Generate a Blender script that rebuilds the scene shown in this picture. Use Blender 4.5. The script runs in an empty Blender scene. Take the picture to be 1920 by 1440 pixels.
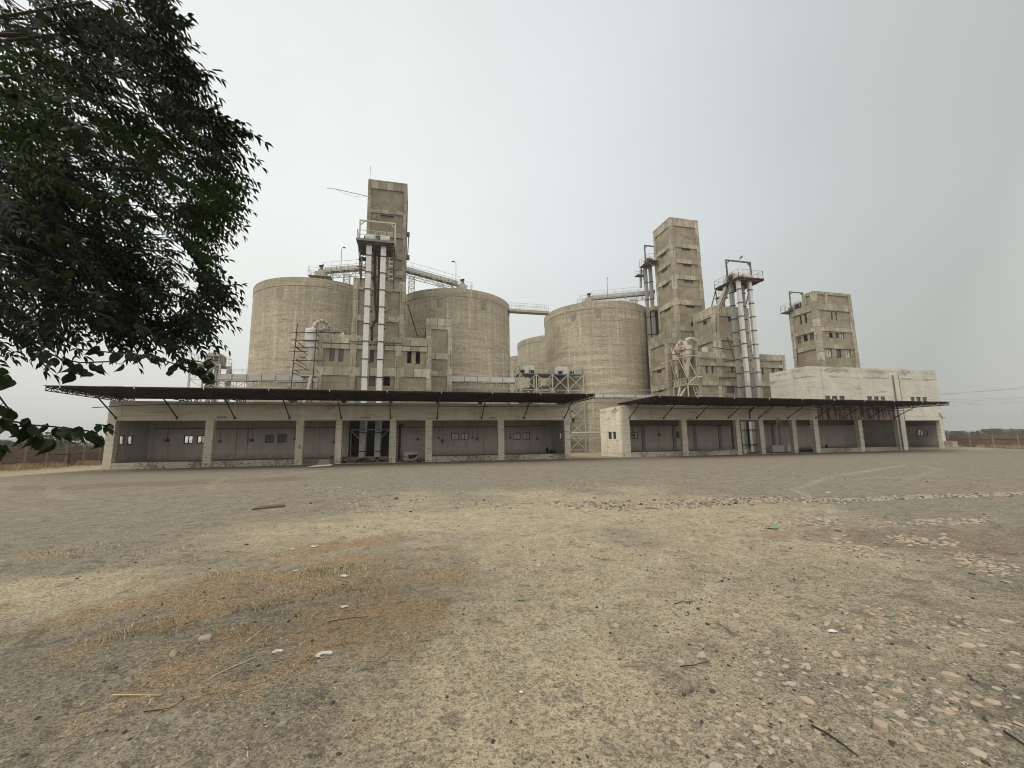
import bpy, math, random
import numpy as np
from mathutils import Vector, Matrix
R = math.radians
random.seed(7); rng = np.random.default_rng(7)
sc = bpy.context.scene
COL = sc.collection
# ------------------------------------------------------------------ camera
FPX, PIT, ROL, YAW, H = 775.264, 0.140009, -0.0136508, 0.2339437, 1.6
_cy, _sy, _cp, _sp = math.cos(YAW), math.sin(YAW), math.cos(PIT), math.sin(PIT)
fw = Vector((_sy*_cp, _cy*_cp, _sp)); rt0 = Vector((_cy, -_sy, 0)); up0 = rt0.cross(fw)
rt = math.cos(ROL)*rt0 + math.sin(ROL)*up0
up = -math.sin(ROL)*rt0 + math.cos(ROL)*up0
cam = bpy.data.cameras.new("camera"); camo = bpy.data.objects.new("camera", cam); COL.objects.link(camo)
cam.sensor_width = 36; cam.lens = FPX/1920*36; cam.clip_start = 0.05; cam.clip_end = 5000
camo.matrix_world = Matrix(((rt.x, up.x, -fw.x, 0), (rt.y, up.y, -fw.y, 0), (rt.z, up.z, -fw.z, H), (0, 0, 0, 1)))
sc.camera = camo
def ray(px, py): return rt*((px-960)/FPX) - up*((py-720)/FPX) + fw
def gy(px, py, Y): d = ray(px, py); return Vector((0, 0, H)) + d*(Y/d.y)
def gx(px, py, X): d = ray(px, py); return Vector((0, 0, H)) + d*(X/d.x)
def gz(px, py, z=0.0): d = ray(px, py); return Vector((0, 0, H)) + d*((z-H)/d.z)
def gd(px, py, t): d = ray(px, py).normalized(); return Vector((0, 0, H)) + d*t
# ------------------------------------------------------------------ world + sun
SUN_AZ, SUN_EL = R(-112), R(52)          # azimuth from +Y, towards +X
w = bpy.data.worlds.new("World"); sc.world = w; w.use_nodes = True
nt = w.node_tree; nt.nodes.clear()
out = nt.nodes.new("ShaderNodeOutputWorld"); bg = nt.nodes.new("ShaderNodeBackground")
sky = nt.nodes.new("ShaderNodeTexSky"); sky.sky_type = 'NISHITA'; sky.sun_disc = False
sky.sun_elevation = SUN_EL; sky.sun_rotation = SUN_AZ; sky.dust_density = 6; sky.air_density = 1.2; sky.ozone_density = 1
tc = nt.nodes.new("ShaderNodeTexCoord")
def wn(t, **k):
    n = nt.nodes.new(t)
    for a, b in k.items(): setattr(n, a, b)
    return n
# thick haze layer: paler towards the hidden sun, greyer away from it, very soft cloud texture
dot = wn("ShaderNodeVectorMath", operation='DOT_PRODUCT'); nt.links.new(tc.outputs['Generated'], dot.inputs[0])
bd = Vector((-0.45, 0.80, 0.42)).normalized(); dot.inputs[1].default_value = bd
ramp = wn("ShaderNodeValToRGB"); d01 = wn('ShaderNodeMath', operation='MULTIPLY_ADD'); d01.inputs[1].default_value = .5; d01.inputs[2].default_value = .5; nt.links.new(dot.outputs['Value'], d01.inputs[0]); nt.links.new(d01.outputs[0], ramp.inputs[0])
ramp.color_ramp.interpolation = 'LINEAR'
e = ramp.color_ramp.elements
e[0].position = 0.0; e[0].color = (1.75, 1.68, 1.54, 1)
e[1].position = 1.0; e[1].color = (.875, .90, .875, 1)
em = ramp.color_ramp.elements.new(.54); em.color = (.515, .54, .53, 1); em = ramp.color_ramp.elements.new(.68); em.color = (.60, .635, .63, 1); em = ramp.color_ramp.elements.new(.80); em.color = (.71, .745, .755, 1)
noi = wn("ShaderNodeTexNoise"); noi.inputs['Scale'].default_value = 1.6; noi.inputs['Detail'].default_value = 5; noi.inputs['Roughness'].default_value = .5
nt.links.new(tc.outputs['Generated'], noi.inputs['Vector'])
mr = wn("ShaderNodeMapRange"); mr.inputs[1].default_value = .3; mr.inputs[2].default_value = .7; mr.inputs[3].default_value = 10.15; mr.inputs[4].default_value = 11.3
nt.links.new(noi.outputs['Fac'], mr.inputs[0])
sc1 = wn("ShaderNodeVectorMath", operation='SCALE'); nt.links.new(ramp.outputs[0], sc1.inputs[0]); nt.links.new(mr.outputs[0], sc1.inputs['Scale'])
sxyz = wn("ShaderNodeSeparateXYZ"); nt.links.new(tc.outputs['Generated'], sxyz.inputs[0])
hr = wn("ShaderNodeValToRGB"); nt.links.new(sxyz.outputs[2], hr.inputs[0]); he = hr.color_ramp.elements; he[0].position = 0.0; he[0].color = (.86, .85, .80, 1); he[1].position = .42; he[1].color = (1, 1, 1, 1)
hm = wn("ShaderNodeMix", data_type='RGBA', blend_type='MULTIPLY'); hm.inputs[0].default_value = 1; nt.links.new(sc1.outputs[0], hm.inputs[6]); nt.links.new(hr.outputs[0], hm.inputs[7])
mx = wn("ShaderNodeMix", data_type='RGBA'); mx.inputs[0].default_value = .93
nt.links.new(sky.outputs[0], mx.inputs[6]); nt.links.new(hm.outputs[2], mx.inputs[7])
nt.links.new(mx.outputs[2], bg.inputs['Color']); bg.inputs['Strength'].default_value = 0.1
nt.links.new(bg.outputs[0], out.inputs['Surface'])
sl = bpy.data.lights.new("sun", 'SUN'); sl.energy = 1.7; sl.angle = R(38); sl.color = (1, .93, .80)
so = bpy.data.objects.new("sun", sl); COL.objects.link(so)
sd = Vector((math.sin(SUN_AZ)*math.cos(SUN_EL), math.cos(SUN_AZ)*math.cos(SUN_EL), math.sin(SUN_EL)))
so.rotation_euler = sd.to_track_quat('Z', 'Y').to_euler()
sc.view_settings.view_transform = 'Standard'; sc.view_settings.look = 'None'; sc.view_settings.exposure = 0; sc.view_settings.gamma = 1
sc.cycles.filter_width = 1.0; sc.cycles.max_bounces = 6; sc.cycles.diffuse_bounces = 4; sc.cycles.volume_bounces = 0; sc.cycles.transparent_max_bounces = 12

# ------------------------------------------------------------------ material helpers
class NB:
    def __init__(s, name):
        s.m = bpy.data.materials.new(name); s.m.use_nodes = True; s.t = s.m.node_tree; s.t.nodes.clear()
        s.o = s.t.nodes.new("ShaderNodeOutputMaterial"); s.b = s.t.nodes.new("ShaderNodeBsdfPrincipled")
        s.t.links.new(s.b.outputs[0], s.o.inputs[0]); s.b.inputs['Roughness'].default_value = .9
        s.b.inputs['Specular IOR Level'].default_value = .25
        s.geo = s.t.nodes.new("ShaderNodeNewGeometry"); s.P = s.geo.outputs['Position']
    def n(s, t, **k):
        x = s.t.nodes.new(t)
        for a, b in k.items(): setattr(x, a, b)
        return x
    def l(s, a, b): s.t.links.new(a, b)
    def put(s, v, sock):
        if hasattr(v, 'is_linked') or hasattr(v, 'links'): s.l(v, sock)
        else: sock.default_value = v
    def sep(s, v=None):
        x = s.n("ShaderNodeSeparateXYZ"); s.l(v or s.P, x.inputs[0]); return x.outputs
    def mul(s, vec, k):
        x = s.n("ShaderNodeVectorMath", operation='MULTIPLY'); s.l(vec, x.inputs[0]); x.inputs[1].default_value = k; return x.outputs[0]
    def math(s, op, a, b=0.0, clamp=False):
        x = s.n("ShaderNodeMath", operation=op, use_clamp=clamp); s.put(a, x.inputs[0]); s.put(b, x.inputs[1]); return x.outputs[0]
    def noise(s, scale, detail=4, rough=.55, k=(1, 1, 1), vec=None, dist=0):
        x = s.n("ShaderNodeTexNoise"); x.inputs['Scale'].default_value = scale; x.inputs['Detail'].default_value = detail
        x.inputs['Roughness'].default_value = rough; x.inputs['Distortion'].default_value = dist
        v = vec or s.P
        s.l(s.mul(v, k) if k != (1, 1, 1) else v, x.inputs['Vector']); return x.outputs['Fac']
    def voro(s, scale, k=(1, 1, 1), feature='F1', out='Distance'):
        x = s.n("ShaderNodeTexVoronoi", feature=feature); x.inputs['Scale'].default_value = scale
        s.l(s.mul(s.P, k), x.inputs['Vector']); return x.outputs[out]
    def step(s, v, a, b, lo=0.0, hi=1.0):
        x = s.n("ShaderNodeMapRange"); x.inputs[1].default_value = a; x.inputs[2].default_value = b
        x.inputs[3].default_value = lo; x.inputs[4].default_value = hi; s.l(v, x.inputs[0]); return x.outputs[0]
    def mix(s, f, a, b, mode='MIX'):
        x = s.n("ShaderNodeMix", data_type='RGBA', blend_type=mode); s.put(f, x.inputs[0])
        for v, q in ((a, 6), (b, 7)):
            if isinstance(v, tuple): x.inputs[q].default_value = (*v, 1)
            else: s.l(v, x.inputs[q])
        return x.outputs[2]
    def bump(s, h, strength=.5, dist=.02):
        x = s.n("ShaderNodeBump"); x.inputs['Strength'].default_value = strength; x.inputs['Distance'].default_value = dist
        s.l(h, x.inputs['Height']); s.l(x.outputs[0], s.b.inputs['Normal'])
    def col(s, c, rough=None, metal=None):
        if isinstance(c, tuple): s.b.inputs['Base Color'].default_value = (*c, 1)
        else: s.l(c, s.b.inputs['Base Color'])
        if rough is not None: s.b.inputs['Roughness'].default_value = rough
        if metal is not None: s.b.inputs['Metallic'].default_value = metal
        return s.m
    def uv_u(s):                                  # runs along axis-aligned walls
        o = s.sep(); return s.math('ADD', o[0], o[1])
def sc3(c, k): return tuple(x*k for x in c)

def mat_concrete(name, base, pour=1.0, silo=False):
    m = NB(name); z = m.sep()[2]
    c = m.mix(m.step(m.noise(.16, 4), .35, .65), sc3(base, .86), sc3(base, 1.12))
    hb = m.noise(1, 5, .6, (.07, .07, .9), dist=.5)                   # horizontal pour bands
    c = m.mix(m.step(hb, .40, .62), c, m.mix(.7, c, sc3(base, .66)), 'MIX')
    hb2 = m.noise(1, 4, .65, (.35, .35, 6.0), dist=.5)
    c = m.mix(m.math('MULTIPLY', m.step(hb2, .50, .68), .8), c, sc3((base[0], base[1]*.97, base[2]*.92), .52))
    vs = m.noise(1, 4, .6, (1.3, 1.3, .07))                            # rain streaks
    c = m.mix(m.math('MULTIPLY', m.step(vs, .50, .72), .55), c, sc3(base, .60))
    c = m.mix(m.math('MULTIPLY', m.step(m.noise(1, 4, .6, (1.9, 1.9, .10)), .56, .72), .6), c, sc3(base, 1.40))
    c = m.mix(m.math('MULTIPLY', m.step(m.noise(.5, 6, .7), .55, .75), .4), c, sc3((base[0], base[1]*.96, base[2]*.86), .80))
    # pour joints
    zz = m.math('ADD', z, m.math('MULTIPLY', m.noise(.9, 3), .12))
    fr = m.math('FRACT', m.math('DIVIDE', zz, pour)); 
    ln = m.math('MULTIPLY', m.step(fr, .03, .10, 1, 0), m.step(m.noise(.9, 4, .6, (1, 1, 1.3)), .50, .56))
    c = m.mix(m.math('MULTIPLY', ln, .85), c, sc3(base, .40))
    pit = m.step(m.noise(3.0, 4, .7, (1, 1, 1.5)), .66, .72)
    c = m.mix(m.math('MULTIPLY', pit, .5), c, sc3(base, .5))
    c = m.mix(1, c, m.mix(m.step(m.noise(2.6, 5, .75, (1, 1, 1.6)), .3, .7), (.74, .74, .74), (1.26, 1.26, 1.26)), 'MULTIPLY')
    c = m.mix(1, c, m.mix(m.step(m.noise(7, 3, .7), .3, .7), (.82, .82, .82), (1.18, 1.18, 1.18)), 'MULTIPLY')
    if silo:
        top = m.step(m.math('ADD', z, m.math('MULTIPLY', m.noise(1, 3, .6, (.8, .8, .05)), 9)), 19.5, 26.5); c = m.mix(m.math('MULTIPLY', m.math('MULTIPLY', top, m.step(m.noise(1, 4, .65, (2.6, 2.6, .10)), .42, .62)), .60), c, sc3((base[0]*.95, base[1]*.97, base[2]), .52))
        c = m.mix(m.math('MULTIPLY', m.step(m.noise(1, 4, .6, (.7, .7, .045)), .60, .68), .35), c, (base[0]*.72, base[1]*.58, base[2]*.48))
        gx_ = m.sep()[0]; fv = m.math('FRACT', m.math('DIVIDE', m.math('ADD', gx_, m.math('MULTIPLY', m.noise(.5, 2, .5, (.3, .3, 3)), .3)), 1.9)); c = m.mix(m.math('MULTIPLY', m.math('MULTIPLY', m.step(fv, 0, .045, 1, 0), m.step(m.noise(.5, 3), .45, .6)), .7), c, sc3(base, .45))
    m.bump(m.noise(4, 5, .7, (1, 1, 2)), .6, .06)
    return m.col(c, .93)
def mat_plaster(name, base):                                            # trowelled infill panels: cloudy patches, cracks, pocks
    m = NB(name)
    c = m.mix(m.step(m.noise(.7, 5, .65), .32, .68), sc3(base, .74), sc3((base[0]*1.02, base[1], base[2]*.96), 1.2))
    c = m.mix(m.math('MULTIPLY', m.step(m.noise(1.6, 6, .75, dist=.5), .54, .66), .55), c, sc3((base[0]*.9, base[1]*.93, base[2]), .62))
    c = m.mix(m.math('MULTIPLY', m.step(m.noise(1, 5, .7, (.25, .25, 2.6), dist=.8), .58, .63), .55), c, sc3(base, .5))
    c = m.mix(m.math('MULTIPLY', m.step(m.noise(1, 4, .6, (1.5, 1.5, .12)), .56, .72), .45), c, sc3(base, .55))
    c = m.mix(m.math('MULTIPLY', m.step(m.noise(2.3, 3, .6), .70, .73), .75), c, sc3(base, .4))
    c = m.mix(1, c, m.mix(m.step(m.noise(6, 5, .75), .3, .7), (.84, .84, .84), (1.16, 1.16, 1.16)), 'MULTIPLY')
    m.bump(m.noise(5, 5, .7), .5, .04)
    return m.col(c, .93)
def mat_frame(name, base):                                              # formwork beams with block joints
    m = NB(name); u = m.uv_u(); z = m.sep()[2]
    c = m.mix(m.step(m.noise(.35, 4), .35, .65), sc3(base, .8), sc3(base, 1.15))
    cell = m.math('FLOOR', m.math('DIVIDE', m.math('ADD', u, m.math('MULTIPLY', m.math('FLOOR', m.math('DIVIDE', z, 2.2)), .37)), .93))
    wn_ = m.n("ShaderNodeTexWhiteNoise", noise_dimensions='2D'); cb = m.n("ShaderNodeCombineXYZ")
    m.l(cell, cb.inputs[0]); m.l(m.math('FLOOR', m.math('DIVIDE', z, 1.25)), cb.inputs[1]); m.l(cb.outputs[0], wn_.inputs[0])
    c = m.mix(1, c, m.mix(wn_.outputs[0], (.74, .73, .72), (1.2, 1.19, 1.15)), 'MULTIPLY')
    fr = m.math('FRACT', m.math('DIVIDE', m.math('ADD', u, m.math('MULTIPLY', m.math('FLOOR', m.math('DIVIDE', z, 2.2)), .37)), .93))
    fz = m.math('FRACT', m.math('DIVIDE', z, 1.25))
    ln = m.math('MAXIMUM', m.step(fr, .05, .12, 1, 0), m.step(fz, .03, .08, 1, 0))
    c = m.mix(m.math('MULTIPLY', ln, m.step(m.noise(.8, 3), .30, .5)), c, sc3(base, .38))
    c = m.mix(m.math('MULTIPLY', m.step(m.noise(1, 4, .6, (1.6, 1.6, .12)), .54, .7), .6), c, sc3(base, .55))
    c = m.mix(m.step(m.noise(1.6, 5, .7), .6, .72), c, sc3((base[0], base[1]*.96, base[2]*.88), .72))
    c = m.mix(1, c, m.mix(m.step(m.noise(4, 5, .75), .3, .7), (.78, .78, .78), (1.22, 1.22, 1.22)), 'MULTIPLY')
    m.bump(m.noise(6, 5, .7), .5, .04)
    return m.col(c, .93)
def mat_peel(name, paint, under, amount=.5, zb=None):                  # flaking whitewash over render
    m = NB(name); z = m.sep()[2]
    c = m.mix(m.step(m.noise(.4, 4), .35, .65), sc3(paint, .88), sc3(paint, 1.06))
    c = m.mix(m.math('MULTIPLY', m.step(m.noise(1, 4, .6, (.5, .5, 4.5), dist=.8), .52, .66), .45), c, sc3((paint[0], paint[1]*.96, paint[2]*.88), .62))
    c = m.mix(m.math('MULTIPLY', m.step(m.noise(1, 4, .6, (1.8, 1.8, .14)), .54, .72), .45), c, sc3((paint[0], paint[1]*.94, paint[2]*.82), .58))
    fl = m.noise(5.2, 6, .70, (1, 1, 1.3)); big = m.noise(.55, 3, .5, (1, 1, 1.6))
    k = m.math('ADD', m.math('MULTIPLY', fl, .66), m.math('MULTIPLY', big, .42))
    if zb:
        for zc, wd, am in zb:
            g = m.math('ABSOLUTE', m.math('SUBTRACT', z, zc)); k = m.math('ADD', k, m.step(g, 0, wd, am, 0))
    t = .675 - .055*amount
    mk = m.step(k, t, t+.02)
    c = m.mix(mk, c, m.mix(m.noise(5, 3), sc3(under, .75), sc3(under, 1.2)))
    c = m.mix(m.math('MULTIPLY', m.step(m.noise(1, 5, .7, (.45, .45, 9), dist=.4), .60, .64), .7), c, sc3(under, .7))
    u = m.uv_u(); fr = m.math('FRACT', m.math('DIVIDE', u, 3.93))
    c = m.mix(m.math('MULTIPLY', m.step(fr, .0, .008, 1, 0), m.step(m.noise(.5, 3), .4, .5)), c, sc3(under, .6))
    c = m.mix(1, c, m.mix(m.noise(12, 3, .7), (.93, .93, .93), (1.07, 1.07, 1.07)), 'MULTIPLY')
    m.bump(mk, .5, .01)
    return m.col(c, .9)
def mat_plain(name, base, var=.15, scale=3.0, rough=.8, metal=0.0, stain=None, smk=(1, 1, 1), sth=.56, bump=0.0):
    m = NB(name)
    c = m.mix(m.noise(scale, 4, .6), sc3(base, 1-var), sc3(base, 1+var))
    if stain: c = m.mix(m.step(m.noise(1, 5, .7, smk), sth, sth+.07), c, m.mix(m.noise(6, 3), sc3(stain, .6), sc3(stain, 1.3)))
    if bump: m.bump(m.noise(scale*3, 4, .7), bump, .01)
    return m.col(c, rough, metal)

M = {}
M['silo'] = mat_concrete('silo_concrete', (.545, .488, .375), 1.25, True)
M['silo_cap'] = mat_concrete('silo_rim_concrete', (.47, .42, .325), 9)
M['infill'] = mat_plaster('plastered_infill', (.335, .292, .218))
M['infill2'] = mat_plaster('plastered_infill_grey', (.31, .28, .22))
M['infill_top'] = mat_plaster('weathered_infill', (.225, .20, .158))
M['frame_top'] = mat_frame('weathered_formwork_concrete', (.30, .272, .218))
M['frame'] = mat_frame('formwork_concrete', (.455, .418, .338))
M['paint'] = mat_peel('flaking_whitewash', (.57, .53, .45), (.27, .235, .19), .55, [(5.0, .2, .05), (0.2, .5, .08)])
M['paint_hi'] = mat_peel('flaking_white_paint', (.66, .635, .56), (.36, .31, .26), .42, [(9.35, .5, .12), (8.55, .22, .12)])
M['paint_end'] = mat_peel('sunlit_end_wall_paint', (.86, .80, .68), (.40, .35, .28), .62, [(4.7, .35, .12), (3.9, .15, .08)])  # whitewash lightened in colour so the end walls look sunlit
M['plinth'] = mat_peel('stained_plinth', (.42, .39, .335), (.17, .15, .125), 2.3)
M['inner'] = mat_plain('grey_interior_paint', (.43, .395, .36), .12, 1.6, .85, stain=(.24, .215, .185), smk=(1.6, 1.6, .35), sth=.60)
_n = NB('grimy_interior_paint'); _z = _n.sep()[2]
_c = _n.mix(_n.step(_n.noise(.8, 4), .3, .7), (.40, .365, .33), (.47, .435, .40))
_c = _n.mix(_n.math('MULTIPLY', _n.step(_n.math('ADD', _z, _n.math('MULTIPLY', _n.noise(2.2, 5, .7), 1.3)), 1.05, 1.6, 1, 0), .75), _c, (.22, .185, .15))
_c = _n.mix(_n.math('MULTIPLY', _n.step(_n.noise(1, 5, .65, (2.2, 2.2, .22)), .55, .66), .6), _c, (.27, .24, .21))
_c = _n.mix(_n.math('MULTIPLY', _n.step(_n.noise(2.6, 5, .72), .63, .66), .7), _c, (.25, .225, .195))
_fr = _n.math('FRACT', _n.math('DIVIDE', _n.uv_u(), 2.6)); _c = _n.mix(_n.step(_fr, 0, .012, .6, 0), _c, (.2, .18, .16))
M['inner'] = _n.col(_c, .85)
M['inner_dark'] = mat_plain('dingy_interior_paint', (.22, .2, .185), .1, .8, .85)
M['floor'] = mat_plain('dusty_concrete_floor', (.24, .21, .18), .2, 2, .95)
M['rust'] = mat_plain('dark_rusted_steel', (.030, .019, .015), .5, 6, .8, .1, stain=(.075, .035, .022), smk=(2, 2, 2))
m = NB('rusted_corrugated_sheet')
c = m.mix(m.noise(2, 5, .65), (.13, .074, .056), (.30, .18, .14)); c = m.mix(m.step(m.noise(.7, 4), .5, .7), c, (.13, .105, .09)); c = m.mix(m.step(m.math('FRACT', m.math('DIVIDE', m.sep()[0], .63)), 0, .18, .85, 0), c, (.035, .025, .02))
u = m.sep()[0]; m.bump(m.math('SINE', m.math('MULTIPLY', u, 2*math.pi/.19)), .8, .03)
M['sheet'] = m.col(c, .8)
M['rustpipe'] = mat_plain('rusty_pipe', (.10, .060, .042), .4, 4, .85, stain=(.3, .25, .2), smk=(2, 2, .5), sth=.6)
M['galv'] = mat_plain('galvanised_steel', (.50, .50, .485), .14, 2.5, .55, .35, stain=(.36, .31, .25), smk=(3, 3, .6), sth=.62)
M['galvcase'] = mat_plain('galvanised_casing', (.60, .60, .575), .16, 3, .5, .3, stain=(.35, .25, .18), smk=(4, 4, 1.5), sth=.63)
M['galvdull'] = mat_plain('dull_galvanised_casing', (.36, .355, .34), .16, 3, .6, .3, stain=(.22, .17, .13), smk=(4, 4, 1.5), sth=.62)
M['steelgrey'] = mat_plain('grey_weathered_steel', (.17, .165, .155), .25, 3, .7, .2, stain=(.09, .06, .045), smk=(2, 2, 2))
M['steelpale'] = mat_plain('pale_painted_steel', (.50, .48, .42), .15, 3, .7, .0, stain=(.2, .13, .09), smk=(3, 3, 3), sth=.62)
M['flange'] = mat_plain('dark_green_flange', (.06, .075, .068), .3, 5, .7)
M['grating'] = mat_plain('rusty_deck_plate', (.12, .09, .075), .5, 2, .85, stain=(.25, .2, .17), smk=(1, 1, 1), sth=.55)
M['teal'] = mat_plain('faded_teal_paint', (.16, .20, .185), .25, 3, .7)
M['motor'] = mat_plain('black_motor_paint', (.03, .03, .035), .3, 5, .6)
M['whitemetal'] = mat_plain('white_painted_metal', (.66, .65, .62), .08, 2, .6, stain=(.4, .33, .26), smk=(1.5, 1.5, 1), sth=.68)
M['rustwhite'] = mat_plain('white_metal_streaked_with_rust', (.58, .53, .46), .12, 2, .65, stain=(.22, .11, .055), smk=(1.8, 1.8, .5), sth=.51)
M['duct'] = mat_plain('cream_duct_paint', (.52, .48, .41), .15, 2, .7, stain=(.3, .2, .13), smk=(3, 3, 3), sth=.62)
M['bamboo'] = mat_plain('dark_scaffold_pole', (.045, .035, .03), .4, 4, .8)
M['glassdark'] = mat_plain('dark_window_glass', (.055, .06, .07), .3, .8, .25); M['glassdark'].node_tree.nodes['Principled BSDF'].inputs['Specular IOR Level'].default_value = .5
M['glasspale'] = mat_plain('pale_window_glass', (.55, .55, .52), .2, 1.2, .35)  # pale grey paints the reflection in the panes into their colour
M['woodold'] = mat_plain('weathered_wood', (.15, .11, .07), .25, 8, .9)
M['ply'] = mat_plain('board_closing', (.15, .13, .10), .15, 2, .9)
M['winframe'] = mat_plain('dark_window_frame', (.03, .022, .02), .3, 4, .7)
M['black'] = mat_plain('scrap_and_shade_black', (.012, .011, .011), .3, 2, .9)  # for dark scrap, and paints the shade inside the left tower's opening
M['sign'] = mat_plain('faded_sign_board', (.40, .35, .30), .1, 3, .8)
M['signtext'] = mat_plain('faded_red_lettering', (.12, .05, .045), .3, 6, .8)
M['board'] = mat_plain('dirty_white_board', (.52, .50, .45), .12, 3, .7, stain=(.2, .2, .18), smk=(4, 4, 4), sth=.62)
M['greypanel'] = mat_plain('grey_panel_paint', (.26, .26, .25), .1, 3, .7)
M['wirem'] = mat_plain('razor_wire_steel', (.28, .27, .26), .2, 3, .6, .3)
m = NB('rough_brown_brick')
c = m.mix(m.noise(1.2, 4), (.12, .085, .066), (.20, .145, .11))
c = m.mix(m.math('MULTIPLY', m.step(m.noise(1, 4, .6, (1.2, 1.2, 9)), .45, .6), .7), c, (.25, .185, .145))
fz = m.math('FRACT', m.math('DIVIDE', m.sep()[2], .11)); c = m.mix(m.math('MULTIPLY', m.step(fz, 0, .22, 1, 0), .6), c, (.09, .062, .05))
m.bump(m.noise(6, 4, .7, (1, 1, 3)), .6, .04); M['brick'] = m.col(c, .95)
M['wallpost'] = mat_plain('precast_post', (.27, .22, .18), .15, 3, .9)
m = NB('rust_streaked_cladding'); 
c = m.mix(m.noise(1.2, 4), (.33, .25, .19), (.42, .35, .28))
c = m.mix(m.step(m.noise(1, 4, .65, (2.2, 2.2, .25)), .46, .54), c, m.mix(m.noise(3, 4, .6, (2, 2, .5)), (.05, .032, .026), (.17, .105, .08)))
M['ruststreak'] = m.col(c, .9)

# ------------------------------------------------------------------ mesh helpers
SPLIT = {'strut', 'beam_seat', 'inner_beam', 'conduit', 'switch_box', 'inner_pilaster', 'guide_pipe', 'roof_box', 'batten', 'stub_post', 'down_pipe', 'green_pipe'}
class MB:
    def __init__(s): s.v = []; s.f = []; s.mi = []; s.cur = 0; s.smooth = []
    def add(s, vs, fs, sm=False):
        b = len(s.v); s.v += [tuple(v) for v in vs]; s.f += [tuple(b+i for i in f) for f in fs]
        s.mi += [s.cur]*len(fs); s.smooth += [sm]*len(fs)
    def box(s, x0, x1, y0, y1, z0, z1):
        if x0 > x1: x0, x1 = x1, x0
        if y0 > y1: y0, y1 = y1, y0
        if z0 > z1: z0, z1 = z1, z0
        s.add([(x0,y0,z0),(x1,y0,z0),(x1,y1,z0),(x0,y1,z0),(x0,y0,z1),(x1,y0,z1),(x1,y1,z1),(x0,y1,z1)],
              [(0,3,2,1),(4,5,6,7),(0,1,5,4),(1,2,6,5),(2,3,7,6),(3,0,4,7)])
        return s
    def bar(s, p, q, w_, h_=None):
        p, q = Vector(p), Vector(q); h_ = h_ or w_; d = (q-p)
        if d.length < 1e-6: return s
        d.normalize(); u = d.cross(Vector((0, 0, 1)))
        if u.length < .01: u = Vector((1, 0, 0))
        u.normalize(); v = d.cross(u); u *= w_/2; v *= h_/2
        s.add([p-u-v, p+u-v, p+u+v, p-u+v, q-u-v, q+u-v, q+u+v, q-u+v], [(0,3,2,1),(4,5,6,7),(0,1,5,4),(1,2,6,5),(2,3,7,6),(3,0,4,7)])
        return s
    def tube(s, pts, r, n=8, cap=True):
        pts = [Vector(p) for p in pts]; rs = r if isinstance(r, (list, tuple)) else [r]*len(pts); vs = []
        for i, p in enumerate(pts):
            d = (pts[min(i+1, len(pts)-1)]-pts[max(i-1, 0)]).normalized()
            u = d.cross(Vector((0, .02, 1)).normalized())
            if u.length < .05: u = d.cross(Vector((1, 0, 0)))
            u.normalize(); v = d.cross(u)
            vs += [p+(u*math.cos(2*math.pi*k/n)+v*math.sin(2*math.pi*k/n))*rs[i] for k in range(n)]
        fs = [(i*n+k, i*n+(k+1) % n, (i+1)*n+(k+1) % n, (i+1)*n+k) for i in range(len(pts)-1) for k in range(n)]
        s.add(vs, fs, True)
        if cap: s.add(vs[:n], [tuple(range(n))]); s.add(vs[-n:], [tuple(range(n-1, -1, -1))])
        return s
    def lathe(s, c, prof, n=24, a0=0, a1=2*math.pi, cap=False):
        c = Vector(c); full = abs(a1-a0-2*math.pi) < 1e-6; m_ = n if full else n+1; vs = []
        for r, z in prof:
            vs += [(c.x+r*math.cos(a0+(a1-a0)*k/n), c.y+r*math.sin(a0+(a1-a0)*k/n), c.z+z) for k in range(m_)]
        for i in range(len(prof)-1):
            s.add(vs[i*m_:(i+2)*m_], [(k, (k+1) % m_, m_+(k+1) % m_, m_+k) for k in range(n)], True)
        if cap: s.add(vs[-m_:], [tuple(range(m_))])
        return s
    def wall(s, axis, p0, p1, u0, u1, z0, z1, holes):
        """wall slab between p0..p1 on axis ('y': runs along x, 'x': runs along y) with rectangular openings"""
        zs = sorted({z0, z1, *[min(max(h[2], z0), z1) for h in holes], *[min(max(h[3], z0), z1) for h in holes]})
        for a, b in zip(zs[:-1], zs[1:]):
            if b-a < 1e-5: continue
            cut = sorted((max(h[0], u0), min(h[1], u1)) for h in holes if h[2] < b-1e-5 and h[3] > a+1e-5)
            cur = u0
            for c0, c1 in cut+[(u1, u1)]:
                if c0-cur > 1e-4:
                    if axis == 'y': s.box(cur, c0, p0, p1, a, b)
                    else: s.box(p0, p1, cur, c0, a, b)
                cur = max(cur, c1)
        return s
    def rail(s, pts, h=1.05, step=1.1, r=.03, mid=True, closed=False):
        pts = [Vector(p) for p in pts]
        if closed: pts.append(pts[0])
        for a, b in zip(pts[:-1], pts[1:]):
            L = (b-a).length; n = max(1, round(L/step))
            for k in range(n+1):
                q = a.lerp(b, k/n); s.bar(q, q+Vector((0, 0, h)), r*1.6)
            s.bar(a+Vector((0, 0, h)), b+Vector((0, 0, h)), r*1.8)
            if mid: s.bar(a+Vector((0, 0, h*.5)), b+Vector((0, 0, h*.5)), r*1.4)
        return s
    def truss(s, a, b, h, step, r=.04, side=True):
        a, b = Vector(a), Vector(b); n = max(1, round((b-a).length/step)); dz = Vector((0, 0, h))
        s.bar(a, b, r*1.5); s.bar(a+dz, b+dz, r*1.5)
        for k in range(n):
            p, q = a.lerp(b, k/n), a.lerp(b, (k+1)/n)
            s.bar(p, p+dz, r); s.bar(p+(dz if k % 2 else dz*0), q+(dz*0 if k % 2 else dz), r)
        s.bar(b, b+dz, r); return s
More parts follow.
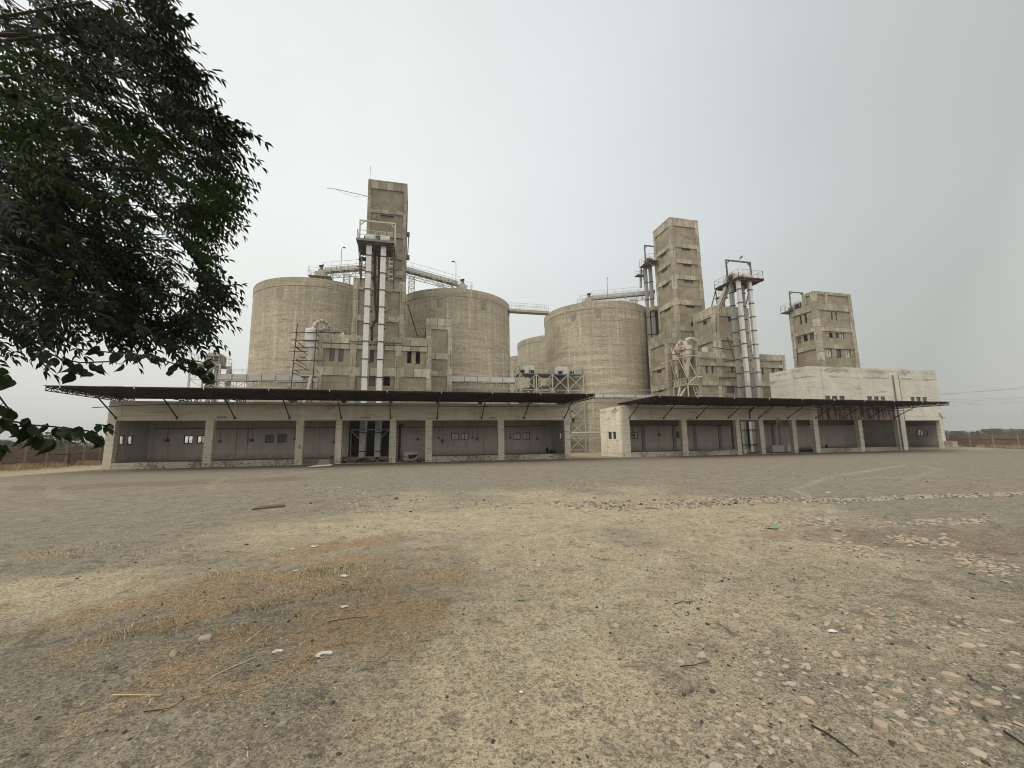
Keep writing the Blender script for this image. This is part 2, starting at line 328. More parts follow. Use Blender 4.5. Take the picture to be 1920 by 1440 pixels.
    def lattice(s, x0, x1, y0, y1, z0, z1, step, r=.05):
        n = max(1, round((z1-z0)/step)); cs = [(x0, y0), (x1, y0), (x1, y1), (x0, y1)]
        for x, y in cs: s.bar((x, y, z0), (x, y, z1), r*1.6)
        for k in range(n):
            a, b = z0+(z1-z0)*k/n, z0+(z1-z0)*(k+1)/n
            for i in range(4):
                p, q = cs[i], cs[(i+1) % 4]
                s.bar((*p, b), (*q, b), r*.9); s.bar((*p, a), (*q, b), r*.7); s.bar((*q, a), (*p, b), r*.7)
        return s
    def pieces(s):
        # connected pieces, joining faces whose corners coincide
        key = {}; par = {}
        def find(a):
            while par[a] != a: par[a] = par[par[a]]; a = par[a]
            return a
        ids = [key.setdefault((round(v[0], 4), round(v[1], 4), round(v[2], 4)), len(key)) for v in s.v]
        for i in ids: par.setdefault(i, i)
        for f in s.f:
            for k in f[1:]: par[find(ids[k])] = find(ids[f[0]])
        out_ = {}
        for n_, f in enumerate(s.f):
            m_ = out_.setdefault(find(ids[f[0]]), MB()); m_.cur = s.mi[n_]; m_.add([s.v[k] for k in f], [tuple(range(len(f)))], s.smooth[n_])
        return list(out_.values())
    def build(s, name, mat, parent=None, bevel=0):
        if name in SPLIT and parent is not None:
            pc_ = s.pieces()
            if len(pc_) > 1: return [p._build(name, mat, parent) for p in pc_][0]
        return s._build(name, mat, parent, bevel)
    def _build(s, name, mat, parent=None, bevel=0):
        off = Vector((0, 0, 0)); q = parent
        while q is not None: off += q.location; q = q.parent
        me = bpy.data.meshes.new(name); 
        me.from_pydata([(v[0]-off.x, v[1]-off.y, v[2]-off.z) for v in s.v], [], s.f)
        for mm in (mat if isinstance(mat, (list, tuple)) else [mat]): me.materials.append(mm)
        me.polygons.foreach_set('material_index', s.mi); me.polygons.foreach_set('use_smooth', s.smooth)
        me.update()
        o = bpy.data.objects.new(name, me); COL.objects.link(o)
        if parent is not None: o.parent = parent
        if bevel:
            b = o.modifiers.new('bevel', 'BEVEL'); b.width = bevel; b.segments = 1; b.limit_method = 'ANGLE'
        return o
def tag(o, label=None, cat=None, group=None, kind=None):
    if label: o['label'] = label
    if cat: o['category'] = cat
    if group: o['group'] = group
    if kind: o['kind'] = kind
    return o
def thing(name, loc, label, cat, group=None):
    o = bpy.data.objects.new(name, None); o.empty_display_size = .2; COL.objects.link(o); o.location = loc
    return tag(o, label, cat, group)
def solo(mb, name, mat, label, cat, group=None, loc=None, kind=None):
    """a thing that is one mesh; its origin is put at its base"""
    vs = np.array(mb.v); base = Vector(((vs[:, 0].min()+vs[:, 0].max())/2, (vs[:, 1].min()+vs[:, 1].max())/2, vs[:, 2].min()))
    mb.v = [(a-base.x, b-base.y, c-base.z) for a, b, c in mb.v]
    o = mb.build(name, mat); o.location = base
    return tag(o, label, cat, group, kind)
def copy_tree(o, parent=None):
    c = o.copy(); COL.objects.link(c); c.parent = parent
    for ch in [x for x in bpy.data.objects if x.parent == o]: copy_tree(ch, c)
    return c
def np_mesh(name, verts, faces, mat, parent=None, mi=None, smooth=False):
    """faces: (n,4) int array"""
    me = bpy.data.meshes.new(name); n = len(faces); k = faces.shape[1]
    me.vertices.add(len(verts)); me.vertices.foreach_set('co', np.asarray(verts, dtype=np.float32).ravel())
    me.loops.add(n*k); me.loops.foreach_set('vertex_index', faces.astype(np.int32).ravel())
    me.polygons.add(n); me.polygons.foreach_set('loop_start', np.arange(0, n*k, k, dtype=np.int32))
    for mm in (mat if isinstance(mat, (list, tuple)) else [mat]): me.materials.append(mm)
    if mi is not None: me.polygons.foreach_set('material_index', mi.astype(np.int32))
    if smooth: me.polygons.foreach_set('use_smooth', np.ones(n, dtype=bool))
    me.update(calc_edges=True); me.validate()
    o = bpy.data.objects.new(name, me); COL.objects.link(o); o.parent = parent
    return o
# value noise
_T = rng.random((256, 256))
def vnoise(x, y):
    xi, yi = np.floor(x).astype(int), np.floor(y).astype(int); fx, fy = x-xi, y-yi
    fx, fy = fx*fx*(3-2*fx), fy*fy*(3-2*fy); g = lambda a, b: _T[a & 255, b & 255]
    return (g(xi, yi)*(1-fx)+g(xi+1, yi)*fx)*(1-fy)+(g(xi, yi+1)*(1-fx)+g(xi+1, yi+1)*fx)*fy
def fbm(x, y, s, o=4):
    r = 0; a = .5; t = 0
    for k in range(o): r = r+a*vnoise(x*s+17*k, y*s+31*k); t += a; s *= 2.07; a *= .5
    return r/t

# ------------------------------------------------------------------ the ground: one sheet out to the horizon
def ground_h(x, y):
    x = np.asarray(x, float); y = np.asarray(y, float); r = np.hypot(x, y)
    near = np.clip(1-(r-3)/25, .12, 1)
    h = (fbm(x, y, .35, 3)-.5)*.10*near + (fbm(x, y, 2.2, 4)-.5)*.035*near + (fbm(x, y, 11, 3)-.5)*.014*np.clip(1-(r-2)/10, 0, 1)
    flat = np.clip((y-33)/3, 0, 1); h = h*(1-.9*flat) - .012*flat
    # low sand banks by the right end of the warehouse and along the left boundary wall
    h = h + .34*np.exp(-((x-62)**2/36+(y-36.2)**2/3.0)) + .16*np.exp(-((x+28.2)**2/.7))*(y > 20)*(y < 80)
    h = h + .16*np.exp(-((x-69.3)**2/.8))*(y > 20)*(y < 80)
    return h
def seg_d(x, y, pts):
    d = np.full(x.shape, 1e9)
    for (ax, ay), (bx, by) in zip(pts[:-1], pts[1:]):
        L = (bx-ax)**2+(by-ay)**2; t = np.clip(((x-ax)*(bx-ax)+(y-ay)*(by-ay))/L, 0, 1)
        d = np.minimum(d, np.hypot(x-ax-t*(bx-ax), y-ay-t*(by-ay)))
    return d
def G(*pp): return [(gz(a, b).x, gz(a, b).y) for a, b in pp]
rings = [0.0, .7]
while rings[-1] < 60: rings.append(rings[-1]*1.0125+.004)
while rings[-1] < 1600: rings.append(rings[-1]*1.07)
rings = np.array(rings)
ang = np.concatenate([np.linspace(R(-62), R(88), 620, endpoint=False), np.linspace(R(88), R(298), 70, endpoint=False)])
RR, AA = np.meshgrid(rings, ang, indexing='ij'); gxx, gyy = RR*np.sin(AA), RR*np.cos(AA)
gzz = ground_h(gxx, gyy)
na = len(ang); nr = len(rings)
idx = np.arange(nr*na).reshape(nr, na); nx = np.roll(idx, -1, axis=1)
fc = np.stack([idx[:-1], nx[:-1], nx[1:], idx[1:]], -1).reshape(-1, 4)[:, ::-1]
# the grass zone, as ground ellipses (x, y, rx, ry, angle)
def ell(x, y, c, rx, ry, a):
    ca, sa = math.cos(a), math.sin(a); u = (x-c[0])*ca+(y-c[1])*sa; v = -(x-c[0])*sa+(y-c[1])*ca
    return 1-np.sqrt((u/rx)**2+(v/ry)**2)
GR = [(G((420, 1090))[0], 1.9, .62, .30), (G((250, 1130))[0], 1.0, .45, .3), (G((640, 1100))[0], 1.1, .55, .25), (G((720, 1150))[0], 1.0, .40, .2),
      (G((620, 1215))[0], 1.15, .33, .35), (G((590, 1025))[0], 1.5, .45, .3), (G((520, 1260))[0], .7, .22, .45),
      (G((800, 1080))[0], .8, .5, .2), (G((70, 1045))[0], .7, .25, .3), (G((330, 1165))[0], .8, .2, .3), (G((800, 1140))[0], .6, .3, .2)]
def grass_mask(x, y):
    g = np.clip(2.4*np.maximum(ell(x, y, G((500, 1110))[0], 2.7, 1.75, .25), ell(x, y, G((640, 1190))[0], 1.5, 1.0, .30)), -1, 1)*.60-.10
    for c, rx, ry, a in GR: g = np.maximum(g, ell(x, y, c, rx, ry, a))
    return np.clip((g*.9 + (fbm(x, y, 1.9, 5)-.5)*2.3 + .02)*1.6, 0, 1)
X_, Y_ = gxx.ravel(), gyy.ravel(); rr_ = np.hypot(X_, Y_)
# tan dust
tanc = G((1000, 1010))[0]; tan2 = G((880, 1150))[0]
tan = np.maximum(ell(X_, Y_, G((1000, 1020))[0], 2.6, 4.2, -.2), ell(X_, Y_, G((1020, 960))[0], 5.5, 5.0, -.2)*.9)
tan = np.maximum(tan, ell(X_, Y_, G((60, 1120))[0], 1.6, 1.0, 0)); tan = np.maximum(tan, ell(X_, Y_, G((960, 1200))[0], 1.2, 1.6, 0)*.8)
tan = np.clip(tan*1.3+.38+(fbm(X_, Y_, .55, 4)-.5)*1.7, 0, 1)*np.clip(1-(rr_-17)/10, .25, 1)
tan = np.maximum(tan, np.clip((Y_-28)/1.5, 0, 1)*np.clip((38-Y_)/1, 0, 1)*.15)
strip = ell(X_, Y_, G((1080, 852))[0], 5.5, 8, 0); tan = np.maximum(tan, np.clip(strip*2+(Y_ > 37.5)*1.5, 0, 1)*(Y_ > 36.6)*.95)
tan = np.maximum(tan, ((X_ > 56.8)*np.clip((Y_-34.2), 0, 1))*.8)
tan = np.maximum(tan, np.clip(-(X_+22.6), 0, 1)*(Y_ > 25)*.9)
red = np.clip(ell(X_, Y_, G((330, 905))[0], 8.5, 2.3, .08)*2.2+(fbm(X_, Y_, .8, 4)-.5)*1.6, 0, 1)
red = np.maximum(red, np.clip(ell(X_, Y_, G((1780, 1010))[0], 5.0, 1.2, -.25)*2+(fbm(X_, Y_, 1.8, 4)-.5)*2.4, 0, 1)*.65)
dark = np.clip((Y_-28+2*(fbm(X_, Y_, .3, 3)-.5))/5.5, 0, 1)*np.clip((37.6-Y_)/.4, 0, 1)*((X_ > -23)*(X_ < 56))   # brown ground before the docks with the canopies' soft shadow painted in
tracks = [G((1250, 1190), (1330, 1100), (1400, 1060), (1500, 1000), (1560, 970), (1555, 950), (1490, 918), (1560, 893), (1700, 872)),
          G((1560, 970), (1570, 1010), (1700, 1080), (1810, 1130)), G((390, 912), (560, 885), (740, 874)), G((395, 903), (500, 893), (620, 881)),
          G((100, 912), (98, 925), (130, 937)), G((390, 920), (400, 905), (420, 896)), G((660, 887), (700, 880), (900, 876), (1300, 880)),
          G((1190, 900), (1450, 905), (1780, 890)), G((0, 905), (10, 925)), G((900, 1300), (1120, 1140), (1260, 1040)), G((1720, 872), (1760, 880), (1690, 905))]
tr = np.zeros(X_.shape)
for k, t in enumerate(tracks):
    d = seg_d(X_+(fbm(X_, Y_, 1.2, 3)-.5)*.25, Y_+(fbm(Y_, X_, 1.2, 3)-.5)*.25, t); wdt = .10+.006*rr_
    tr = np.maximum(tr, np.clip(1.4-d/(wdt*.75), 0, 1)*np.clip(.15+.75*fbm(X_, Y_, 1.4, 3), 0, 1)*(1 if k in (0, 1, 9) else .6))
grm = grass_mask(X_, Y_)*(rr_ < 14)
gzz = gzz.ravel() - .012*np.clip(tr, 0, 1)*(rr_ < 25)
go = np_mesh('ground', np.stack([X_, Y_, gzz], 1), fc, [], smooth=True); tag(go, kind='structure')
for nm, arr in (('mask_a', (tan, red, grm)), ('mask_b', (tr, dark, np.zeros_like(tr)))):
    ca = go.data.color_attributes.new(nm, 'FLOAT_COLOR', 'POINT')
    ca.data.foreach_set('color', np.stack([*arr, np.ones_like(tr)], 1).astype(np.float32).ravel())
m = NB('gravelly_dirt')
A = m.n("ShaderNodeVertexColor", layer_name='mask_a'); sa_ = m.sep(A.outputs[0]); B = m.n("ShaderNodeVertexColor", layer_name='mask_b'); sb_ = m.sep(B.outputs[0])
mid = m.noise(1.1, 6, .62); fine = m.noise(14, 6, .75); grain = m.noise(75, 4, .8)
grav = m.mix(m.step(mid, .3, .7), (.245, .210, .155), (.345, .300, .225))
grav = m.mix(m.step(m.noise(.09, 4), .42, .62), grav, m.mix(m.noise(3, 4), (.215, .205, .165), (.33, .312, .252)))      # greenish grey chippings
big = m.noise(.4, 4, .6, (1, 1, 1), dist=.8)
grav = m.mix(m.math('MULTIPLY', m.step(m.noise(3.2, 8, .80), .51, .60), .62), grav, (.092, .080, .066))
tanc_ = m.mix(m.step(m.noise(2.6, 5, .7), .3, .7), (.42, .350, .235), (.60, .515, .36))
tk = m.math('ADD', sa_[0], m.math('MULTIPLY', m.math('SUBTRACT', m.noise(2.4, 8, .78), .5), 1.6))
c = m.mix(m.step(tk, .15, 1.0), grav, tanc_)
c = m.mix(m.math('MULTIPLY', m.step(m.math('ADD', sa_[1], m.math('MULTIPLY', m.math('SUBTRACT', m.noise(4, 5, .7), .5), 1.0)), .45, .75), .7), c, m.mix(fine, (.15, .085, .058), (.27, .175, .125)))
c = m.mix(m.math('MULTIPLY', m.step(m.math('ADD', sa_[2], m.math('MULTIPLY', m.math('SUBTRACT', m.noise(7, 6, .75), .5), 1.7)), .12, .85), .85), c, m.mix(m.step(m.noise(1.5, 5), .4, .6), (.33, .255, .16), (.41, .27, .145)))
c = m.mix(m.math('MULTIPLY', sb_[0], .8), c, m.mix(fine, (.44, .39, .29), (.62, .555, .42)))
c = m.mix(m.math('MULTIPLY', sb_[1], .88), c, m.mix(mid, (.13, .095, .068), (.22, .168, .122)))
# chippings: dark and pale specks in two sizes
sp = m.voro(42, (1, 1, .2), 'F1', 'Color'); sps = m.sep(sp)
c = m.mix(m.math('MULTIPLY', m.step(sps[0], .74, .84), .45), c, (.085, .074, .062))
c = m.mix(m.math('MULTIPLY', m.step(sps[1], .86, .93), .45), c, (.46, .40, .32))
sp2 = m.sep(m.voro(110, (1, 1, .2), 'F1', 'Color'))
c = m.mix(m.math('MULTIPLY', m.step(sp2[0], .66, .76), .50), c, (.06, .052, .044))
c = m.mix(m.math('MULTIPLY', m.step(sp2[1], .80, .86), .45), c, (.44, .38, .30))
sp3 = m.sep(m.voro(8, (1, 1, .2), 'F1', 'Color'))
c = m.mix(m.math('MULTIPLY', m.math('MULTIPLY', m.step(sp3[0], .90, .93), m.step(fine, .45, .55)), .6), c, (.10, .085, .07))
c = m.mix(1, c, m.mix(m.step(grain, .25, .75), (.66, .66, .66), (1.34, 1.33, 1.30)), 'MULTIPLY')
c = m.mix(1, c, m.mix(m.step(fine, .25, .75), (.70, .70, .70), (1.30, 1.29, 1.27)), 'MULTIPLY')
hh = m.math('ADD', m.math('MULTIPLY', fine, .8), m.math('MULTIPLY', grain, .35)); hh = m.math('ADD', hh, m.math('MULTIPLY', m.voro(26, (1, 1, .2)), -.5))
m.bump(hh, .9, .025)
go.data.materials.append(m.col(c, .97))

# ------------------------------------------------------------------ building kit
def RY(p, q, Y): a, b = gy(*p, Y), gy(*q, Y); return (min(a.x, b.x), max(a.x, b.x), min(a.z, b.z), max(a.z, b.z))
def RX(p, q, X): a, b = gx(*p, X), gx(*q, X); return (min(a.y, b.y), max(a.y, b.y), min(a.z, b.z), max(a.z, b.z))
def window(parent, axis, face, r, kind, depth=.14, mull=1, fm='winframe'):
    """a window in an opening r of a wall whose outer face is at `face`; face looks towards -axis"""
    u0, u1, z0, z1 = r; f = MB(); p = MB(); t = min(.07, (u1-u0)*.12); a, b = face+depth, face+depth+.05
    def bx(mb, c0, c1, d0, d1, e0, e1):
        if axis == 'y': mb.box(c0, c1, d0, d1, e0, e1)
        else: mb.box(d0, d1, c0, c1, e0, e1)
    bx(f, u0, u0+t, a, b, z0, z1); bx(f, u1-t, u1, a, b, z0, z1); bx(f, u0+t, u1-t, a, b, z0, z0+t); bx(f, u0+t, u1-t, a, b, z1-t, z1)
    for k in range(mull):
        c_ = u0+(u1-u0)*(k+1)/(mull+1); bx(f, c_-t*.4, c_+t*.4, a, b, z0+t, z1-t)
    o = f.build('window', M[fm], parent)
    if kind in ('glass', 'dust', 'ply'):
        bx(p, u0+t, u1-t, a+.02, a+.03, z0+t, z1-t)
        p.build('pane' if kind != 'ply' else 'board', M[{'glass': 'glassdark', 'dust': 'glasspale', 'ply': 'ply'}[kind]], o)
    return o
class Bldg:
    def __init__(s, root): s.root = root; s.w = MB(); s.f = MB(); s.wins = []
    def block(s, x0, x1, y0, y1, z0, z1, cf=(), bf=(), cl=(), bl=None, wf=(), wl=(), cw=.55, par=1.0, inset=.15, roof=None):
        """cf/cl: extra column intervals on the front / left; bf: beam z-intervals; wf/wl: (rect, kind)"""
        bl = bf if bl is None else bl; i = inset; f = s.f
        s.w.wall('y', y0+i, y0+i+.25, x0+i, x1-i, z0, z1-.3, [r for r, k in wf])
        s.w.wall('x', x0+i, x0+i+.25, y0+i+.25, y1-i, z0, z1-.3, [r for r, k in wl])
        s.w.box(x1-i-.25, x1-i, y0+i+.25, y1-i, z0, z1-.3); s.w.box(x0+i+.25, x1-i-.25, y1-i-.25, y1-i, z0, z1-.3)
        zr = roof if roof else z1-par*.6
        s.w.box(x0+i+.25, x1-i-.25, y0+i+.25, y1-i-.25, zr-.25, zr)
        for (xa, xb) in ((x0, x0+cw), (x1-cw, x1)):
            for (ya, yb) in ((y0, y0+cw), (y1-cw, y1)): f.box(xa, xb, ya, yb, z0, z1)
        d = .3
        for a, b in cf: f.box(a, b, y0, y0+d, z0, z1)
        for a, b in cl: f.box(x0, x0+d, a, b, z0, z1)
        def beams(zs, cuts, lo, hi, mk):
            cur = lo
            for a, b in sorted(cuts)+[(hi, hi)]:
                if a-cur > .05:
                    for za, zb in zs: mk(cur, a, za, zb)
                cur = b
        zt = [(z1-par, z1)]
        beams(list(bf)+zt, cf, x0+cw, x1-cw, lambda a, b, c_, e_: f.box(a, b, y0, y0+d, c_, e_))
        beams(list(bl)+zt, cl, y0+cw, y1-cw, lambda a, b, c_, e_: f.box(x0, x0+d, a, b, c_, e_))
        beams(list(bf)+zt, (), y0+cw, y1-cw, lambda a, b, c_, e_: f.box(x1-d, x1, a, b, c_, e_))
        beams(list(bf)+zt, (), x0+cw, x1-cw, lambda a, b, c_, e_: f.box(a, b, y1-d, y1, c_, e_))
        for r, k in wf: s.wins.append(('y', y0+i, r, k))
        for r, k in wl: s.wins.append(('x', x0+i, r, k))
    def done(s, wm='infill', fm_='frame'):
        s.w.build('wall', M[wm], s.root); s.f.build('concrete_frame', M[fm_], s.root)
        for ax, fc_, r, k in s.wins:
            if k == 'none': continue
            if k == 'open': window(s.root, ax, fc_, r, 'open', .12, 0); continue
            window(s.root, ax, fc_, r, k, .12, 1 if (r[1]-r[0]) > .7 and k != 'ply' else 0)
def Z1(x, y): return (440+x/3.1304, 300+y/3.1304)
def Z2(x, y): return (940+x/3.4286, 380+y/3.4286)
def Z3(x, y): return (1200+x/6.545, 400+y/6.545)
def Z4(x, y): return (1200+x/6.857, 580+y/6.857)
def Z5(x, y): return (530+x/6.4, 570+y/6.4)
def Z6(x, y): return (340+x/5.333, 480+y/5.333)
def Z7(x, y): return (640+x/6.545, 320+y/6.545)
def Z8(x, y): return (1320+x/11.077, 470+y/11.077)
def Z9(x, y): return (1080+x/8, 440+y/8)
def Z10(x, y): return (560+x/5.647, 480+y/5.647)
def Z11(x, y): return (940+x/10.667, 670+y/10.667)
def ZE(x, y): return (1440+x/8, 530+y/8)
def ZI(x, y): return (340+x/14.4, 640+y/14.4)

# ---- left tall elevator building
T1 = thing('elevator_building', (-4.5, 53.8, 0), 'tall bare concrete elevator tower between the two left silos with white elevator legs in front', 'elevator building')
b = Bldg(T1); Y0 = 51.5; YN = 47.05                                      # shaft plane, and the plane of the lower block in front of it
wl_ = [(RY(Z1(557, 1103), Z1(583, 1180), YN), 'glass'), (RY(Z1(610, 1105), Z1(636, 1182), YN), 'glass'), (RY(Z1(790, 1112), Z1(815, 1187), YN), 'glass'),
       (RY(Z1(1013, 1120), Z1(1037, 1193), YN), 'open'), (RY(Z1(1063, 1122), Z1(1088, 1195), YN), 'open'),
       (RY(Z1(785, 1262), Z1(822, 1325), YN), 'ply'), (RY(Z1(870, 1265), Z1(910, 1325), YN), 'open')]
b.block(-10.24, 1.83, YN, 51.48, 0, 4.6, wf=[((-7.5, -1.6, .3, 4.2), 'none'), ((-9.6, -7.9, .35, 3.2), 'none')], cw=.57, par=.35)
b.block(-10.24, 1.83, YN, 51.48, 4.6, 13.48, cf=[(-6.9, -6.26), (-2.13, -1.52)], bf=[(11.94, 12.43), (9.0, 9.91), (4.62, 5.25)], wf=wl_, cw=.57, par=.93)
b.block(-6.88, -1.21, YN, 51.48, 13.48, 20.15, bf=[(15.2, 15.9)], cw=.6, par=1.37)
b.done(); b = Bldg(T1)
b.block(-6.23, -1.38, Y0, 56.2, 5, 35.2, bf=[(22.3, 23.2), (24.7, 25.3), (27.55, 28.3), (30.72, 31.2)], cf=[], cw=.42, par=1.2,
        wf=[(RY(Z1(855, 317), Z1(932, 343), Y0), 'glass'), ((-5.4, -4.6, 26.0, 27.3), 'open')])
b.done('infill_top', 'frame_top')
v = MB(); v.box(-7.2, -1.8, 50.0, 50.2, 0, 4.2); v.box(-6.4, -5.1, 48.6, 49.7, 0, 1.6); v.box(-3.3, -2.2, 48.8, 49.7, 0, 2.1); v.build('added_dark_backing', M['black'], T1)  # black panel and boxes added to darken the ground floor opening
wg = Bldg(T1); wg.block(1.3, 4.56, Y0, 56.0, 0, 17.25, bf=[(12.0, 12.75), (9.85, 10.5), (5, 5.6)], cw=.6, par=1.4); wg.w.build('side_bay_wall', M['infill2'], T1); wg.f.build('side_bay_frame', M['frame'], T1)
v = MB(); c_ = gy(*Z1(836, 338), Y0); v.lathe((0, 0, 0), [(.17, -.05), (.17, .3)], 14); v.v = [(c_.x+x, Y0-z, c_.z+y) for x, y, z in v.v]; v.build('vent_pipe', M['steelpale'], T1)
# green pipe line and joints along the block
v = MB(); p, q = gy(*Z1(677, 1062), YN-.1), gy(*Z1(983, 1075), YN-.1); v.tube([p, q], .06, 6)
p, q = gy(*Z1(750, 1025), YN-.1), gy(*Z1(880, 1028), YN-.1); v.tube([p, q], .04, 6); v.build('green_pipe', M['teal'], T1)
v = MB(); v.box(*[gy(*Z5(697, 275), 48.4).x, gy(*Z5(740, 275), 48.4).x], 48.4, 49.0, 12.6, 14.16); v.box(gy(*Z5(745, 333), 48.4).x, gy(*Z5(768, 333), 48.4).x, 48.4, 48.7, 12.6, 13.62); v.build('roof_box', M['whitemetal'], T1)
# thin wire arm and aerial at the top
v = MB(); a = gy(*Z7(325, 315), 52.5); q = gy(627, 354, 52.5); v.bar(a, q, .05); v.bar(q+Vector((-.9, 0, -.1)), q, .035)
n_ = 10; pts = [a.lerp(q, k/n_)+Vector((0, 0, -.55*math.sin(math.pi*k/n_)*(1-k/n_*.5))) for k in range(n_+1)]; v.tube(pts, .014, 4); v.build('wire_arm', M['steelgrey'], T1)
v = MB(); v.bar((-6.1, 51.8, 35.1), (-6.05, 51.8, 37.3), .03); v.build('aerial', M['steelgrey'], T1)
v = MB(); v.box(-1.38, -1.0, 53.0, 53.8, 29.0, 29.3); v.bar((-1.2, 53, 26), (-1.1, 53, 29.2), .12); v.bar((-1.2, 53.8, 26), (-1.1, 53.8, 29.2), .08); v.box(-1.38, -.95, 53, 53.5, 25.6, 26.1); v.build('side_spout', M['steelgrey'], T1)
v = MB(); v.tube([gy(*Z5(1500, 0), 52), gy(*Z5(1620, 392), 52)], .07, 6); v.bar(gy(*Z5(1712, 330), 52), gy(*Z5(1715, 400), 52), .06); v.build('stay_pole', M['bamboo'], T1)

# ---- right tall elevator building
T3 = thing('elevator_building', (40, 53.8, 0), 'tall bare concrete elevator tower right of the third silo with slot windows on each storey', 'elevator building')
b = Bldg(T3)
zf = lambda x, y, Y=51.6: gy(*Z3(x, y), Y).z
bands = [(zf(410, 408), zf(395, 362)), (zf(420, 602), zf(405, 552)), (zf(440, 800), zf(430, 748)), (zf(440, 1112), zf(430, 1052)), (zf(480, 1440), zf(480, 1382)), (12.6, 13.4), (8.9, 9.8)]
sf = [(RY(Z3(*a), Z3(*c), 51.6), 'glass') for a, c in (((515, 418), (628, 462)), ((530, 613), (640, 657)), ((543, 807), (660, 857)), ((572, 1118), (680, 1160)), ((632, 1333), (730, 1385)))]
sl_ = [(RX(Z3(*a), Z3(*c), 37.3), 'ply') for a, c in (((240, 518), (315, 505)), ((253, 703), (328, 695)), ((268, 895), (345, 887)), ((288, 1188), (368, 1183)))]
b.block(37.28, 42.24, 51.6, 56.2, 0, 35.25, bf=bands, wf=sf, wl=sl_, cw=.55, par=1.3)
b.block(35.2, 37.27, 51.5, 56.2, 0, 17.15, bf=[(12.0, 12.9), (8.9, 9.6), (5, 5.6)], cw=.55, par=1.7,
        wl=[(RX(Z4(*a), Z4(*c), 35.2), 'glass') for a, c in (((185, 458), (240, 468)), ((203, 792), (265, 810)), ((222, 1037), (280, 1060)))])
b.block(39.96, 45.63, YN, 51.55, 13.31, 19.92, bf=[(15.03, 15.67)], cw=.73, par=1.37, wf=[(RY(Z4(1140, 95), Z4(1182, 155), YN), 'glass')],
        wl=[(RX(Z4(795, 157), Z4(848, 190), 39.96), 'glass')])
lf = [(RY(Z4(*a), Z4(*c), YN), k) for a, c, k in (((845, 688), (887, 822), 'glass'), ((920, 690), (960, 822), 'glass'), ((1178, 695), (1215, 820), 'glass'),
      ((1570, 712), (1603, 835), 'glass'), ((1700, 748), (1740, 815), 'ply'), ((1790, 752), (1848, 795), 'ply'), ((1120, 957), (1228, 1078), 'ply'))]
lf += [((40.5, 45.05, .35, 4.3), 'none')]
b.block(36.5, 51.07, YN, 51.45, 0, 13.31, cf=[(39.65, 40.4), (45.1, 45.7)], bf=[(11.42, 11.88), (8.73, 9.37), (4.62, 5.25)], wf=lf, cw=.57, par=.9)
b.done()
v = MB(); v.box(51.07, 51.43, 47.9, 51.4, 0, 11.65); v.build('end_fin', M['frame'], T3)
v = MB(); v.box(36.5, 42.2, 56.25, 60.2, 22.05, 22.7); v.box(38.7, 42.2, 56.25, 60.2, 0, 22.04); v.box(35.8, 38.69, 60.21, 60.5, 0, 22.04); v.build('rear_bay', M['infill'], T3)  # thin back box added to close the slot so it falls dark
v = MB(); v.box(*RY(Z4(1000, 640), Z4(1075, 725), 46.75)[:2], 46.75, 47.04, *RY(Z4(1000, 640), Z4(1075, 725), 46.75)[2:]); v.build('duct_box', M['infill2'], T3)
v = MB(); q = gy(*Z4(845, 490), 48.3); v.box(q.x-.25, q.x+.28, 48.3, 48.8, 12.6, 14.3); v.build('roof_box', M['whitemetal'], T3)
v = MB(); v.tube([gy(*Z4(925, 485), 46.4), gy(*Z4(1195, 525), 46.4)], .05, 6); v.tube([gy(*Z4(1120, 355), 46.4), gy(*Z4(1215, 650), 46.4)], .05, 6)
v.tube([gy(*Z4(1085, 685), 46.4), gy(*Z4(1150, 660), 46.4), gy(*Z4(1235, 662), 46.4)], .05, 6); v.tube([gy(*Z4(1105, 797), 46.4), gy(*Z4(1245, 800), 46.4)], .04, 6)
v.tube([gy(*Z4(1015, 883), 46.95), gy(*Z4(1265, 880), 46.95)], .07, 6); v.build('scaffold_pole', M['bamboo'], T3)
v = MB(); v.tube([gy(*Z4(975, 80), 47.0), gy(*Z4(985, 300), 47.0)], .03, 6); v.build('down_pipe', M['bamboo'], T3)
v = MB(); p = Vector((42.6, 52.6, 0))
for k in range(7): v.rail([(42.3, 52, 22.6+k*.5), (42.9, 52.4, 22.6+k*.5), (42.3, 53, 22.6+k*.5)], .05, 3, .02, False)
for y in (52, 53): v.bar((42.75, y+.2, 20), (42.75, y+.2, 26), .04)
v.build('cage_ladder', M['steelpale'], T3)

# ---- concrete building behind the white warehouse
T4 = thing('process_building', (59.6, 48.2, 0), 'four storey bare concrete block rising behind the white warehouse', 'building')
b = Bldg(T4); yb = 47.9
wf = [(RY(ZE(*a), ZE(*c), 46), k) for a, c, k in (((955, 437), (992, 560), 'open'), ((1022, 440), (1060, 565), 'glass'), ((930, 745), (992, 822), 'open'), ((1018, 750), (1080, 828), 'glass'),
      ((1097, 752), (1165, 835), 'dust'), ((890, 985), (985, 1118), 'dust'), ((1037, 992), (1125, 1125), 'glass'), ((1180, 1000), (1268, 1133), 'dust'))]
wl2 = [(RX(ZE(*a), ZE(*c), 56.2), k) for a, c, k in (((458, 500), (500, 622), 'open'), ((530, 473), (577, 600), 'open'), ((422, 830), (490, 900), 'ply'), ((515, 795), (585, 872), 'open'), ((610, 775), (683, 850), 'ply'))]
b.block(56.2, 63.15, 46, 50.35, 0, 21.0, cf=[], bf=[(16.9, 17.55), (14.35, 14.95), (20.0, 20.5)], wf=wf, wl=wl2, cw=.65, par=.5)
b.block(56.2, 63.15, 46, yb, 21.0, 22.85, cf=[(58.2, 58.7)], bf=[], cw=.6, par=.45)
b.done()
v = MB(); v.tube([gx(*ZE(430, 985), 56.15), gx(*ZE(450, 1260), 56.15)], .05, 6); v.build('down_pipe', M['bamboo'], T4)

